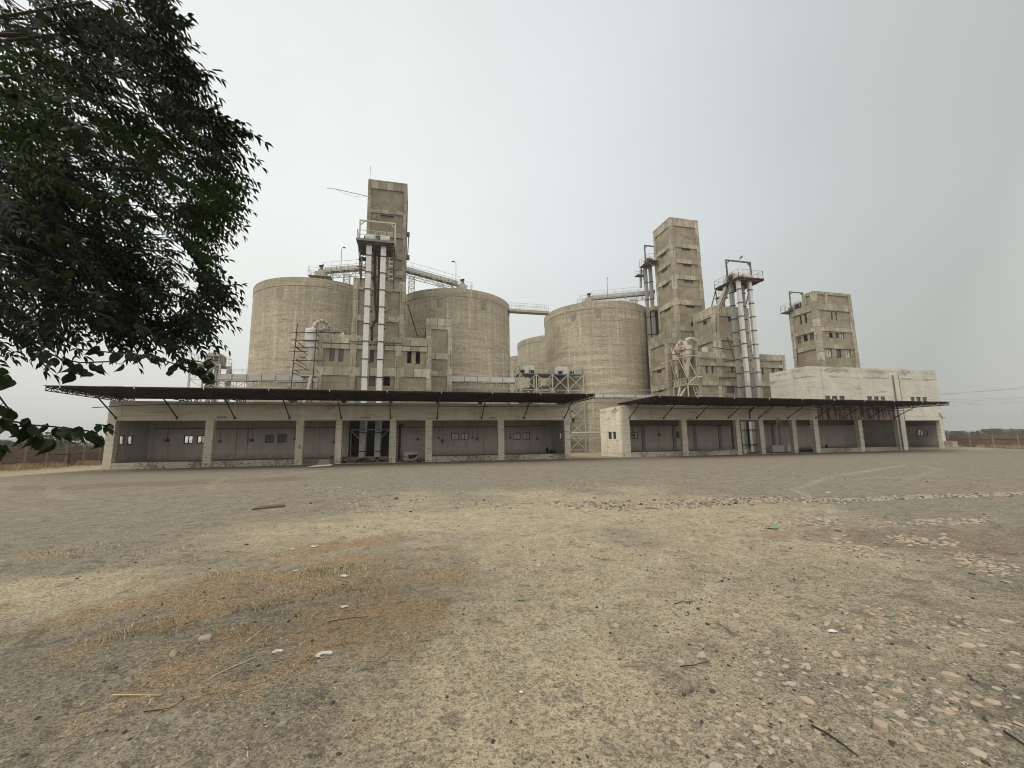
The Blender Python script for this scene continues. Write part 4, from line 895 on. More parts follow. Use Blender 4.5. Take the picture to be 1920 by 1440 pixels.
IT = thing('intake_tower', (-23, 54, 0), 'small steel intake tower with grey housing behind the left end of the left dock', 'steel tower')
xa, xb = -24.65, -21.7; ya, yb2 = 53.0, 56.0; zd = gy(*ZI(900, 600), 53).z-.1
a = MB()
for x in (xa, xb):
    for y in (ya, yb2): a.box(x-.08, x+.08, y-.08, y+.08, 0, zd+.05)
for k in range(6):
    z0, z1 = k*zd/6, (k+1)*zd/6
    a.bar((xa, ya, z1), (xb, ya, z1), .07); a.bar((xa, ya, z0), (xb, ya, z1), .06); a.bar((xb, ya, z0), (xa, ya, z1), .06)
    a.bar((xb, ya, z0), (xb, yb2, z1), .06); a.bar((xb, ya, z1), (xb, yb2, z1), .07); a.bar((xa, yb2, z1), (xb, yb2, z1), .06)
a.build('frame', M['steelpale'], IT)
a = MB(); a.box(xa, xb, ya, yb2, zd, zd+.1); a.build('deck', M['steelgrey'], IT)
a = MB(); a.rail([(xa, ya, zd+.1), (xb, ya, zd+.1), (xb, yb2, zd+.1), (xa, yb2, zd+.1)], 1.05, .7, .022, closed=True); a.build('railing', M['steelpale'], IT)
h0, h1 = gy(*ZI(650, 400), 53.6), gy(*ZI(1090, 400), 53.6); zz0 = zd+.1; zz1 = gy(*ZI(850, 305), 53.6).z
a = MB(); pr = [(h0.x, zz0), (h0.x, zz1-.35), (h0.x+.3, zz1), (h1.x-.3, zz1), (h1.x, zz1-.35), (h1.x, zz0)]
a.add([(x, 53.6, z) for x, z in pr]+[(x, 54.8, z) for x, z in pr], [tuple(range(5, -1, -1)), tuple(range(6, 12))]+[(k, (k+1) % 6, (k+1) % 6+6, k+6) for k in range(6)]); a.build('housing', M['galvdull'], IT)
a = MB(); a.box(h0.x-.05, h1.x+.05, 53.52, 53.6, zz1-.48, zz1-.40); a.bar(((h0.x+h1.x)/2, 53.55, zz1-.9), ((h0.x+h1.x)/2, 53.55, zz1+.04), .06); a.build('seam', M['steelgrey'], IT)
a = MB(); a.box((h0.x+h1.x)/2-.1, (h0.x+h1.x)/2+.45, 53.4, 53.6, zz1-.95, zz1-.5); a.build('motor', M['motor'], IT)
a = MB()
for x in (-23.1, -22.5, -21.2): a = MB(); a.box(x-.17, x+.17, 53.9, 54.3, 0, zd); a.build('casing', M['galvdull'], IT)
a = MB(); a.bar((-22.9, 53.5, 8.9), (-24, 53.3, 6.5), .25); a.bar((-22.6, 53.4, 8.5), (-21.2, 53.3, 7.0), .12); a.build('spout', M['rustpipe'], IT)

# ------------------------------------------------------------------ loading docks and warehouse
YD, YB = 37.3, 42.25
def text_mesh(parent, s_, x0, x1, z0, z1, y, mat):
    cu = bpy.data.curves.new('t', 'FONT'); cu.body = s_; cu.size = 1; cu.extrude = .01; ob = bpy.data.objects.new('t', cu); COL.objects.link(ob)
    bpy.context.view_layer.update(); me = bpy.data.meshes.new_from_object(ob); bpy.data.objects.remove(ob)
    co = np.empty(len(me.vertices)*3); me.vertices.foreach_get('co', co); co = co.reshape(-1, 3)
    mn, mxx = co.min(0), co.max(0); k = (x1-x0)/(mxx[0]-mn[0]); kz = (z1-z0)/(mxx[1]-mn[1]); off = parent.parent.location if parent.parent else Vector()
    n_ = np.stack([x0+(co[:, 0]-mn[0])*k-off.x, y-co[:, 2]*.3-off.y, z0+(co[:, 1]-mn[1])*kz-off.z], 1); me.vertices.foreach_set('co', n_.ravel()); me.materials.append(mat)
    o = bpy.data.objects.new('lettering', me); COL.objects.link(o); o.parent = parent; return o
def signboard(root, px0, px1, py0, py1, s_):
    r = RY((px0, py0), (px1, py1), YD-.02); a = MB(); a.box(r[0], r[1], YD-.03, YD-.002, r[2], r[3]); o = a.build('sign', M['sign'], root)
    text_mesh(o, s_, r[0]+.04, r[1]-.04, r[2]+.05, r[3]-.05, YD-.032, M['signtext'])
def front(root, piers, low, x0, x1, z1, mat='paint'):
    holes = []
    for k, (a, b_) in enumerate(zip(piers[:-1], piers[1:])): holes.append((a[1], b_[0], 0 if True else 0, 3.62))
    m_ = MB(); m_.wall('y', YD, YD+.45, x0, x1, 0, z1, holes); m_.build('wall', M[mat], root)
    for k, (a, b_) in enumerate(zip(piers[:-1], piers[1:])):
        m_ = MB()
        if k in low: m_.box(a[1]+.002, b_[0]-.002, YD+.06, YD+.44, -.1, .05)
        else:
            m_.box(a[1]+.002, b_[0]-.002, YD+.02, YD+.44, -.1, .46)
        m_.build('plinth', M['floor' if k in low else 'plinth'], root)
def canopy(root, x0, x1, xs_, zl, zr, yb, xcut=None):
    c_ = MB(); Z = lambda x: zl+(zr-zl)*(x-x0)/(x1-x0); F = 31.9
    segs = [(x0, x1, yb)] if xcut is None else [(x0, xcut, yb), (xcut, x1, YD-.01)]
    for a, b_, y in segs:
        n = max(1, int((b_-a)/1.05))
        for k in range(n):                                               # overlapping sheets, very slightly uneven
            u0, u1 = a+(b_-a)*k/n, a+(b_-a)*(k+1)/n; dz = (k % 2)*.006; e_ = random.uniform(-.03, .03)
            c_.add([(u0, F+e_, Z(u0)+dz), (u1+.03, F+e_, Z(u1)+dz), (u1+.03, y, Z(u1)+dz-.02), (u0, y, Z(u0)+dz-.02),
                    (u0, F+e_, Z(u0)+dz+.03), (u1+.03, F+e_, Z(u1)+dz+.03), (u1+.03, y, Z(u1)+dz+.01), (u0, y, Z(u0)+dz+.01)],
                   [(3, 2, 1, 0), (4, 5, 6, 7), (0, 1, 5, 4), (1, 2, 6, 5), (2, 3, 7, 6), (3, 0, 4, 7)])
    can = c_.build('canopy', M['sheet'], root)
    t_ = MB(); y = F+.15
    while y < yb:
        xe = x1 if (xcut is None or y < YD-.1) else xcut
        t_.bar((x0+.02, y, Z(x0)-.05), (xe-.02, y, Z(xe)-.05), .05, .07); y += .52
    t_.build('purlin', M['rust'], can)
    for x in xs_+[x0+.08, x1-.08]:
        t_ = MB(); ye = yb-.1 if (xcut is None or x < xcut) else YD-.03
        t_.truss((x, F+.1, Z(x)-.30), (x, ye, Z(x)-.30), .2, .42, .035); t_.build('truss', M['rust'], can)
    for x in xs_:
        t_ = MB(); t_.bar((x, YD-.02, 3.83), (x, 35.1, Z(x)-.3), .065); t_.box(x-.07, x+.07, YD-.04, YD-.002, 3.72, 3.92); t_.build('brace', M['rust'], can)
        t_ = MB(); t_.bar((x, F-.03, Z(x)-.12), (x, F-.03, Z(x)+.07), .05); t_.build('bracket', M['steelpale'], can)
    t_ = MB()
    for x in xs_:
        if xcut is None or x < xcut: t_.bar((x, YD+.2, 5.1), (x, YD+.2, Z(x)-.27), .1)
    t_.build('stub_post', M['rust'], can)
    return can
def pendant(x, z, label):
    t = thing('wall_fan', (x, 40.6, z), label, 'fan', 'fans hanging from rods in the dock bays')
    a = MB(); a.tube([(x, 40.6, 3.3), (x+.02, 40.6, z+.15)], .016, 6); a.build('rod', M['bamboo'], t)
    a = MB(); a.tube([(x-.02, 40.45, z), (x+.03, 40.75, z+.02)], .1, 10); a.build('motor', M['motor'], t)
    a = MB()
    for k in range(4):
        an = k*math.pi/2+.5+x; a.bar((x, 40.44, z), (x+.26*math.cos(an), 40.42, z+.2*math.sin(an)), .11, .015)
    a.build('blade', M['motor'], t)
    a = MB(); a.tube([(x+.25*math.cos(q*math.pi/8), 40.4, z+.21*math.sin(q*math.pi/8)) for q in range(17)], .012, 4, False); a.build('guard', M['bamboo'], t)
    return t
def side_lining(root, x, y0, y1, outer, inner, flip, wins, z1=5.1, th=.22):
    a, b_ = (x, x+th) if not flip else (x-th, x)
    o_ = MB(); o_.wall('x', a if not flip else b_-.1, a+.1 if not flip else b_, y0, y1, 0, z1, wins); o_.build('end_wall', M[outer], root)
    i_ = MB(); i_.wall('x', a+.101 if not flip else a, b_ if not flip else b_-.101, y0, y1, 0, 4.5, wins); i_.build('end_wall_lining', M[inner], root)

# left dock
LD = thing('loading_dock', (-4, 39.9, 0), 'long whitewashed seven bay loading dock on the left under a rusty canopy', 'building')
P1 = [(-22.4, -21.86), (-15.93, -15.35), (-9.39, -8.83), (-6.36, -5.86), (-2.01, -1.46), (1.02, 1.6), (7.53, 8.09), (13.96, 14.52)]
front(LD, P1, (2, 3, 4), -22.4, 14.52, 5.12)
lw = [(38.47, 39.03, 1.8, 2.55), (39.46, 40.06, 1.8, 2.55)]; side_lining(LD, -22.4, 37.75, 42.5, 'paint_end', 'inner', False, lw)
rw = [(38.2, 38.65, 1.8, 2.55), (39.0, 39.8, 1.8, 2.55)]; side_lining(LD, 14.52, 37.75, 42.5, 'paint_end', 'inner', True, rw)
bw = [(-19.63, -18.91, 1.84, 2.57), (-18.63, -17.9, 1.84, 2.57), (-13.17, -12.42, 1.86, 2.6), (-12.15, -11.37, 1.86, 2.62), (3.7, 4.45, 1.88, 2.62), (4.67, 5.45, 1.88, 2.62), (10.16, 10.91, 1.86, 2.58), (11.16, 11.94, 1.86, 2.58)]
a = MB(); a.wall('y', YB, YB+.22, -22.178, 14.298, 0, 5.1, bw+[(-6.0, -2.2, 0.32, 3.95)]); a.build('back_wall', M['inner'], LD)
for k, r in enumerate(bw): window(LD, 'y', YB, r, ['open', 'open', 'glass', 'glass', 'dust', 'dust', 'dust', 'dust'][k], .06)
for r in lw: window(LD, 'x', -22.28, r, 'open', .05, 0)
for r in rw: window(LD, 'x', 14.3, r, 'open', .05, 1)
a = MB(); a.box(-22.17, 14.29, 37.755, 42.24, 4.55, 4.75); a.build('roof', M['inner_dark'], LD)
a = MB()
for x0, x1 in ((-22.17, -9.1), (1.3, 14.29)): a.box(x0, x1, 37.745, 42.245, .30, .45)
a.box(-9.09, -6.1, 38.7, 42.245, 0, .42); a.box(-6.09, 1.29, 37.745, 42.245, -.1, .05); a.build('floor', M['floor'], LD)
a = MB()
for x0, x1 in ((-22.17, -6.0), (-2.2, 14.29)): a.box(x0, x1, YB-.12, YB-.002, 3.32, 4.5)
for x0, x1 in ((-22.17, -21.9), (-16.1, -15.5), (-12.25, -11.75) if 0 else (-15.2, -14.6), (-9.2, -8.6), (-6.8, -6.2), (1.2, 1.5), (7.0, 7.5), (13.1, 13.5)): a.box(x0, x1, YB-.10, YB-.002, .45, 3.319)
a.build('inner_pilaster', M['inner'], LD)
a = MB(); a.tube([(-21.8, YB-.2, 3.22), (-17, YB-.2, 3.17), (-6.5, YB-.2, 3.2)], .03, 6); a.tube([(-1.9, YB-.2, 3.2), (8, YB-.2, 3.2), (13.8, YB-.2, 3.3)], .03, 6); a.build('conduit', M['bamboo'], LD)
a = MB(); a.tube([(-1.3, 41.9, .05), (-1.3, 41.9, 3.35)], .11, 10); a.tube([(-1.3, 41.9, 3.35), (-1.1, 41.7, 3.35)], .15, 8); a.build('down_pipe', M['rust'], LD)
can = canopy(LD, -22.75, 14.8, [-21.88+3.983*k for k in range(10)], 5.53, 5.50, 39.3)
a = MB(); a.tube([(-22.75, 36.2, 4.5), (-20.5, 36.2, 4.68), (-17.9, 36.2, 4.79), (-5, 36.2, 4.79), (14.1, 36.3, 4.79)], .028, 6); a.build('tie_rod', M['rust'], can)
a = MB()
for x, z in ((-16.9, 1.9), (-14.75, 2.0), (-10.8, 2.05), (2.35, 2.0), (5.75, 2.0), (7.1, 1.9), (9.7, 1.95), (-7.4, 1.7), (0.3, 1.9), (12.6, 1.8)): a.box(x, x+.22, YB-.07, YB-.002, z, z+.26); a.bar((x+.11, YB-.03, z+.26), (x+.11, YB-.03, 3.2), .025)
a.build('switch_box', M['steelgrey'], LD)
signboard(LD, 407, 425.5, 779.8, 785.2, 'LINE A'); signboard(LD, 675.3, 694.8, 780.8, 785.6, 'LIFT TOWER A'); signboard(LD, 917, 930, 781.6, 785.8, 'LINE B')
a = MB()
for px, py in ((561.5, 838), (397.5, 0)): 
    if py: q = gy(px, py, YD); a.box(q.x-.1, q.x+.1, YD-.01, YD-.001, q.z-.15, q.z+.2)
a.build('notice', M['greypanel'], LD)
a = MB(); f_ = lambda x, y: gy(*(640+x/10.667, 770+y/10.667), 43.4)
a.bar(f_(200, 382), f_(965, 372), .12); a.bar(f_(200, 405), f_(350, 555), .11); a.bar(f_(950, 385), f_(790, 545), .11); a.bar((f_(200, 382).x, 43.4, 0), f_(200, 382), .09); a.bar((f_(965, 382).x, 43.4, 0), f_(965, 372), .09); a.build('base_frame', M['galvdull'], E1)
a = MB(); a.box(-6.0, -2.2, YB+.3, YB+.5, 0, .3); a.build('sill', M['plinth'], LD)
a = MB(); a.box(-9.5, 1.5, 42.51, 43.7, 4.55, 4.75); a.box(-9.5, -9.3, 42.51, 47.0, 0, 4.54); a.box(1.3, 1.5, 42.51, 47.0, 0, 4.54); a.build('added_shade_hood', M['inner_dark'], LD)  # unseen slab and walls, added to keep sky light off the elevator legs
for x, z, l in ((-20.04, 2.13, 'first fan from the left, small dark, hanging in the leftmost dock bay'), (-13.71, 2.06, 'small dark fan hanging beside the dark window pair in the second bay'), (2.74, 1.8, 'small dark fan hanging left of the window pair in the sixth bay'), (6.09, 1.97, 'small dark fan hanging right of the window pair in the sixth bay'),
                (22.92, 2.18, 'small dark fan before the window at the left end of the right dock'), (26.07, 2.2, 'small dark fan hanging in the middle of the first bay of the right dock')): pendant(x, z, l)
# things standing in the left dock
def sheet_board(pts, th, name, mat, label, cat):
    a = MB(); p = [Vector(q) for q in pts]; n_ = (p[1]-p[0]).cross(p[3]-p[0]).normalized()*th
    a.add(p+[q+n_ for q in p], [(3, 2, 1, 0), (4, 5, 6, 7), (0, 1, 5, 4), (1, 2, 6, 5), (2, 3, 7, 6), (3, 0, 4, 7)]); return solo(a, name, M[mat], label, cat)
sheet_board([(-.84, 40.0, .06), (.36, 40.0, .06), (.36, 40.35, .84), (-.84, 40.35, .84)], .03, 'board', 'board', 'plain dirty white board leaning in the fifth dock bay', 'board')
sheet_board([(.40, 40.0, .06), (1.1, 40.0, .06), (1.1, 40.35, .86), (.40, 40.35, .86)], .03, 'board', 'greypanel', 'stained grey board leaning beside the right pier of the fifth bay', 'board')
g_ = gz(600, 876); sheet_board([(g_.x-.75, g_.y-.5, .05), (g_.x+.75, g_.y-.35, .09), (g_.x+.8, g_.y+.35, .16), (g_.x-.3, g_.y+.45, .14)], .02, 'metal_sheet', 'board', 'pale bent metal sheet lying on the ground before the third bay', 'metal sheet')
g2 = gz(606, 872); sheet_board([(g2.x-.45, g2.y, .05), (g2.x+.5, g2.y+.05, .05), (g2.x+.35, g2.y+.3, .42), (g2.x-.3, g2.y+.3, .42)], .02, 'metal_sheet', 'greypanel', 'grey metal sheet propped behind the pale one before the third bay', 'metal sheet')
W = thing('wheelbarrow', (0.05, 36.4, 0), 'old rusty wheelbarrow parked in front of the fifth dock bay', 'wheelbarrow'); pass
a = MB(); a.add([(-.45, 36.15, .62), (.35, 36.15, .70), (.35, 36.7, .70), (-.45, 36.7, .62), (-.28, 36.25, .33), (.18, 36.25, .40), (.18, 36.6, .40), (-.28, 36.6, .33)], [(4, 7, 6, 5), (0, 4, 5, 1), (1, 5, 6, 2), (2, 6, 7, 3), (3, 7, 4, 0)]); o = a.build('tray', M['rust'], W)
sm = o.modifiers.new('s', 'SOLIDIFY'); sm.thickness = .02
a = MB(); a.tube([(-.85, 36.2, .6), (-.2, 36.22, .36), (.5, 36.4, .2)], .02, 6); a.tube([(-.85, 36.65, .6), (-.2, 36.62, .36), (.5, 36.46, .2)], .02, 6); a.build('handle', M['rust'], W)
a = MB(); a.tube([(-.3, 36.22, .38), (-.35, 36.2, .02)], .02, 6); a.tube([(-.3, 36.62, .38), (-.35, 36.66, .02)], .02, 6); a.build('leg', M['rust'], W)
a = MB(); a.tube([(.5+.19*math.cos(k*math.pi/8), 36.43, .2+.19*math.sin(k*math.pi/8)) for k in range(17)], .035, 8, False); a.build('wheel', M['motor'], W)
def heap(x, y, w_, h_, n, label, mats=('black', 'rustpipe', 'floor')):
    a = MB()
    for k in range(n):
        p = Vector((x+random.gauss(0, w_*.35), y+random.uniform(-.25, .25), 0)); z = random.uniform(0, h_)*max(.15, 1-abs(p.x-x)/w_); a.cur = k % 3
        d = Vector((random.uniform(-1, 1), random.uniform(-1, 1), random.uniform(-.5, .5))).normalized()*random.uniform(.06, .2); s_ = random.uniform(.05, .16); a.bar(p+Vector((0, 0, z+.07))-d, p+Vector((0, 0, z+.07))+d, s_, s_*.6)
    o = solo(a, 'rubbish_heap', [M[q] for q in mats], label, 'rubbish heap'); return o
heap(gy(680, 862, 40).x, 40, .9, .35, 60, 'dark rubbish heap at the foot of the left elevator leg opening'); heap(gy(707, 862, 40.2).x, 40.2, .7, .35, 50, 'rubbish heap with pale scrap in the right half of the fourth bay', ('black', 'rustpipe', 'board'))
heap(gy(646, 862, 38.6).x, 38.6, .35, .3, 20, 'small rubbish pile behind the left pier of the fourth bay', ('floor', 'floor', 'black')); heap(gy(622, 856, 41).x, 41, .5, .55, 24, 'blackened scrap on the ledge of the third bay', ('black', 'black', 'floor'))
a = MB(); a.bar(gy(721, 866, 39.5), gy(728.5, 847, 40.2), .03); solo(a, 'stick', M['steelgrey'], 'thin stick leaning in the right of the fourth bay', 'stick')
a = MB(); q = gy(1026.5, 846, 41.5); a.lathe((q.x, q.y, .45), [(.10, 0), (.12, .3), (.10, .5), (.05, .56), (.01, .57)], 14); solo(a, 'canister', M['black'], 'upright dark canister by the back wall of the seventh bay', 'canister')
a = MB(); q = gy(1036, 848, 41.2); a.box(q.x-.3, q.x+.3, 41.0, 41.4, .45, .62); a.box(q.x-.18, q.x+.1, 41.05, 41.3, .62, .72); a.tube([(q.x+.25, 41, .6), (q.x+.4, 40.9, .5)], .04, 6); solo(a, 'scrap_box', M['black'], 'low dark scrap box beside the canister in the seventh bay', 'box')

# right dock
RD = thing('loading_dock', (31.7, 39.9, 0), 'whitewashed loading dock on the right with peeling sunlit end wall and rusty canopy', 'building')
P2 = [(20.1, 20.79), (26.65, 27.25), (33.16, 33.69), (36.13, 36.69), (40.45, 41.0), (43.39, 43.4)]
front(RD, P2[:-1]+[(43.39, 43.4)], (2, 3, 4), 20.1, 43.39, 5.1)
lw = [(38.93, 39.59, 1.79, 2.53), (39.87, 40.6, 1.79, 2.53)]; side_lining(RD, 20.1, 37.75, 42.5, 'paint_end', 'inner', False, lw)
bw = [(23.75, 24.5, 1.84, 2.56), (29.24, 29.96, 1.84, 2.6), (30.3, 31.0, 1.84, 2.6)]
a = MB(); a.wall('y', YB, YB+.22, 20.322, 43.4, 0, 5.1, bw+[(36.8, 40.7, .05, 3.7)]); a.build('back_wall', M['inner'], RD)
for r, k in zip(bw, ('dust', 'glass', 'glass')): window(RD, 'y', YB, r, k, .06)
for r in lw: window(RD, 'x', 20.1, r, 'glass', .08)
a = MB(); a.box(20.33, 43.38, 37.755, 42.24, 4.55, 4.75); a.build('roof', M['inner_dark'], RD)
a = MB(); a.box(20.33, 33.4, 37.745, 42.245, .3, .45); a.box(33.41, 43.38, 37.745, 42.245, -.1, .05); a.build('floor', M['floor'], RD)
a = MB(); a.box(20.33, 36.8, YB-.12, YB-.002, 3.32, 4.5); a.box(40.7, 43.38, YB-.12, YB-.002, 3.32, 4.5)
for x in (21.9, 24.95, 28.9, 31.6, 35.0, 42.6): a.box(x, x+.4, YB-.1, YB-.002, .45, 3.319)
a.build('inner_pilaster', M['inner_dark'], RD)
a = MB(); a.tube([(20.6, YB-.2, 3.2), (30, YB-.2, 3.24), (36.5, YB-.2, 3.2)], .03, 6); a.build('conduit', M['bamboo'], RD)
signboard(RD, 1289.5, 1300, 783.6, 787, 'LINE C'); signboard(RD, 1453.8, 1462.8, 783, 787, 'LINE D')
xb_ = [20.8+3.94*k for k in range(9)]+[55.2]
canopy(RD, 20.4, 55.5, [20.8+3.83*k for k in range(10)], 5.42, 5.2, 38.9, xcut=43.38)
a = MB(); a.tube([(20.8, 36.3, 4.75), (43, 36.3, 4.72), (57, 36.4, 4.62)], .026, 6); a.build('tie_rod', M['rust'], RD)
a = MB(); q = gy(1405.5, 772, 37.1); a.bar(q, gy(1414, 763, 36.3), .2, .1); a.tube([q, gy(1406.5, 785, YD-.03)], .05, 6); a.build('lamp_bracket', M['rust'], RD)
t = thing('cabinet', (40.9, 39.5, .05), 'white steel cabinet with grey middle door lying in the right dock', 'cabinet')
a = MB(); a.box(39.58, 41.15, 39.3, 39.8, .12, .85); a.box(41.66, 42.25, 39.3, 39.8, .12, .85); a.build('body', M['board'], t); a = MB(); a.box(41.15, 41.66, 39.33, 39.8, .12, .88); a.build('door', M['greypanel'], t)
a = MB(); a.box(39.55, 42.3, 39.25, 39.85, .05, .12); a.build('pallet', M['rust'], t)
a = MB(); q = gy(1394.5, 846, 38.6); a.box(q.x-.2, q.x+.25, 38.4, 38.8, .05, .45); a.box(q.x-.1, q.x+.2, 38.45, 38.75, .45, .52); solo(a, 'concrete_block', M['board'], 'pale block on the floor right of the third pier of the right dock', 'block')

# white warehouse
WH = thing('warehouse', (53.3, 39.9, 0), 'white painted warehouse at the right end with flaking parapet and small square windows', 'building')
P3 = [(43.4, 44.01), (49.79, 50.34), (55.7, 56.85), (62.59, 63.14)]
ww = [(-.0, 0, 0, 0)]; uu = [(45.48, 46.23), (46.44, 47.26), (47.52, 48.3), (51.63, 52.41), (52.65, 53.42), (53.67, 54.41), (58.38, 59.07), (59.33, 60.07), (60.32, 61.07)]
wr = [(a_, b_, 5.58, 6.38) for a_, b_ in uu]
holes = [(44.01, 49.79, 0, 3.62), (50.34, 55.7, 0, 3.62), (56.85, 62.59, 0, 3.55)]+wr
a = MB(); a.wall('y', YD, YD+.45, 43.4, 63.14, 0, 9.75, holes)
a.box(43.4, 43.7, 37.75, 42.5, 5.15, 9.73); a.box(63.0, 63.14, 37.75, 38.9, 0, 9.73); a.wall('x', 63.0, 63.14, 38.9, 42.5, 0, 9.73, [(39.3, 40.0, 1.7, 2.45)]); a.box(43.7, 63.0, 42.25, 42.5, 0, 9.7)
a.build('wall', M['paint_hi'], WH)
a = MB(); a.box(43.71, 62.99, 37.755, 42.24, 9.0, 9.2); a.build('roof', M['floor'], WH)
a = MB(); a.box(43.71, 62.99, 37.755, 42.24, 4.55, 4.75); a.build('upper_floor', M['inner_dark'], WH)
for r in wr: window(WH, 'y', YD, r, 'glass', .1, 0, 'steelgrey')
a = MB(); a.box(43.42, 55.95, 37.745, 42.24, .3, .45); a.box(56.4, 62.9, 37.745, 42.24, .1, .3); a.build('floor', M['floor'], WH)
a = MB(); a.box(44.012, 49.788, YD+.02, YD+.44, -.1, .46); a.box(50.342, 55.698, YD+.02, YD+.44, -.1, .46); a.build('plinth', M['plinth'], WH)
a = MB(); a.box(55.96, 56.3, 37.76, 42.24, .3, 4.54); a.wall('x', 62.85, 62.99, 37.76, 42.24, .3, 4.54, [(39.3, 40.0, 1.7, 2.45)]); a.box(43.72, 55.95, 42.1, 42.24, .45, 4.54); a.box(56.31, 62.84, 42.1, 42.24, .3, 4.54); a.build('inner_wall', M['inner'], WH)
a = MB(); a.box(62.7, 62.84, 37.8, 42.1, 3.1, 4.5); a.box(44.1, 55.9, 41.95, 42.09, 3.32, 4.5); a.build('inner_beam', M['inner_dark'], WH)
a = MB(); a.tube([(62.65, 37.9, 3.05), (62.65, 41.8, 3.0)], .03, 6); a.tube([(44.1, 41.8, 3.2), (55.8, 41.8, 3.25)], .03, 6); a.box(47.6, 48.5, 41.2, 41.7, 3.2, 3.5); a.box(53.6, 54.6, 40.9, 41.4, 3.2, 3.5); a.build('conduit', M['bamboo'], WH)
window(WH, 'x', 62.85, (39.3, 40.0, 1.7, 2.45), 'open', .02, 0)
q0, q1 = gx(1725.8, 808, 62.83), gx(1740, 817.5, 62.83); a = MB()
for u_, v_ in (((q0.y, q0.z), (q1.y, q0.z)), ((q1.y, q0.z), (q1.y, q1.z)), ((q1.y, q1.z), (q0.y, q1.z)), ((q0.y, q1.z), (q0.y, q0.z))): a.bar((62.8, *u_), (62.8, *v_), .05)
a.build('empty_frame', M['winframe'], WH)
a = MB(); q = gx(1712.5, 803.5, 62.7); a.tube([q+Vector((0, .35, -.1)), q+Vector((0, .15, .12)), q+Vector((0, -.15, .12)), q+Vector((0, -.35, -.1))], .06, 8); a.build('arch_lamp', M['whitemetal'], WH)
a = MB(); a.box(56.0, 56.66, YD-.16, YD-.002, 0, 8.95); a.build('pilaster', M['paint_hi'], WH)
a = MB()
for x in (55.9, 56.76): a.tube([(x, YD-.1, 0.1), (x, YD-.1, 9.0)], .045, 8)
a.build('down_pipe', M['steelgrey'], WH)
a = MB(); a.wall('y', YD-.035, YD-.003, 44.1, 55.6, 3.63, 5.1, []); a.build('rust_stained_cladding', M['ruststreak'], WH)
a = MB()
for x in (45.4, 47.1, 51.2, 52.9, 55.3): a.bar((x, YD-.07, 3.6), (x, YD-.07, 5.2), .05)
a.build('batten', M['rust'], WH)
a = MB(); a.box(62.75, 63.62, 36.5, 37.28, 0, 1.05); a.build('corner_guard', M['plinth'], WH)
a = MB(); q = gy(1768, 783.5, YD-.1); a.bar(q, q+Vector((.55, 0, .0)), .06); a.bar(q+Vector((-.5, 0, .6)), q, .05); a.build('bracket', M['steelgrey'], WH)
a = MB(); q = gy(1550, 839, 40); a.lathe((q.x, q.y, .45), [(.12, 0), (.12, .32), (.06, .36), (.06, .42)], 12); solo(a, 'canister', M['black'], 'small black canister standing in the left bay of the warehouse', 'canister')
heap(60.5, 39, .6, .3, 16, 'dark rubbish on the floor of the rightmost bay', ('black', 'black', 'rustpipe'))

# ------------------------------------------------------------------ person climbing the gantry
def skin_fig(name, verts, edges, rad, mat, parent, sub=2, root=0):
    me = bpy.data.meshes.new(name); off = parent.location if parent else Vector()
    me.from_pydata([tuple(Vector(v)-off) for v in verts], edges, []); o = bpy.data.objects.new(name, me); COL.objects.link(o); o.parent = parent
    s_ = o.modifiers.new('skin', 'SKIN')
    sv = me.skin_vertices[0].data if me.skin_vertices else None
    if sv is None:
        bpy.context.view_layer.objects.active = o; sv = me.skin_vertices[0].data
    for i, r in enumerate(rad): sv[i].radius = (r, r) if not isinstance(r, tuple) else r
    for i in range(len(verts)): sv[i].use_root = (i == root)
    ss = o.modifiers.new('sub', 'SUBSURF'); ss.levels = sub; ss.render_levels = sub; me.materials.append(mat); return o
M['skin'] = mat_plain('brown_skin', (.20, .115, .075), .05, 8, .6); M['shirt'] = mat_plain('beige_shirt', (.50, .44, .35), .08, 8, .9); M['trouser'] = mat_plain('dark_navy_trousers', (.022, .024, .035), .2, 8, .9); M['cap'] = mat_plain('white_cap', (.72, .70, .66), .05, 8, .9)
pp = gy(1075.6, 784.5, 57.55); bx_, by_, bz_ = pp.x, pp.y, pp.z       # pelvis
PR = bpy.data.objects.new('person', None); COL.objects.link(PR); PR.location = (bx_, by_, bz_-.85); tag(PR, 'person in beige shirt, dark trousers and white cap climbing the lattice gantry', 'person')
Q = lambda x, y, z: (bx_+x, by_+y, bz_+z)
vb = [Q(0, 0, 0), Q(-.03, .02, .22), Q(-.06, .04, .44), Q(-.08, .05, .52), Q(-.10, .04, .60), Q(-.11, .02, .70), Q(-.12, .02, .78),
      Q(-.24, .06, .44), Q(-.30, .16, .66), Q(-.28, .24, .88), Q(-.28, .26, .96), Q(.10, .06, .43), Q(.20, .18, .58), Q(.14, .26, .80), Q(.13, .28, .88),
      Q(-.10, 0, -.05), Q(-.16, .22, -.40), Q(-.22, .16, -.80), Q(-.22, .30, -.84), Q(.10, 0, -.04), Q(.12, .26, -.22), Q(.06, .22, -.62), Q(.06, .34, -.66)]
eb = [(0, 1), (1, 2), (2, 3), (3, 4), (4, 5), (5, 6), (2, 7), (7, 8), (8, 9), (9, 10), (2, 11), (11, 12), (12, 13), (13, 14), (0, 15), (15, 16), (16, 17), (17, 18), (0, 19), (19, 20), (20, 21), (21, 22)]
rb = [.13, .12, .13, .055, .075, .095, .07, .06, .045, .032, .038, .06, .045, .032, .038, .085, .06, .045, .04, .085, .06, .045, .04]
skin_fig('body', vb, eb, rb, M['skin'], PR)
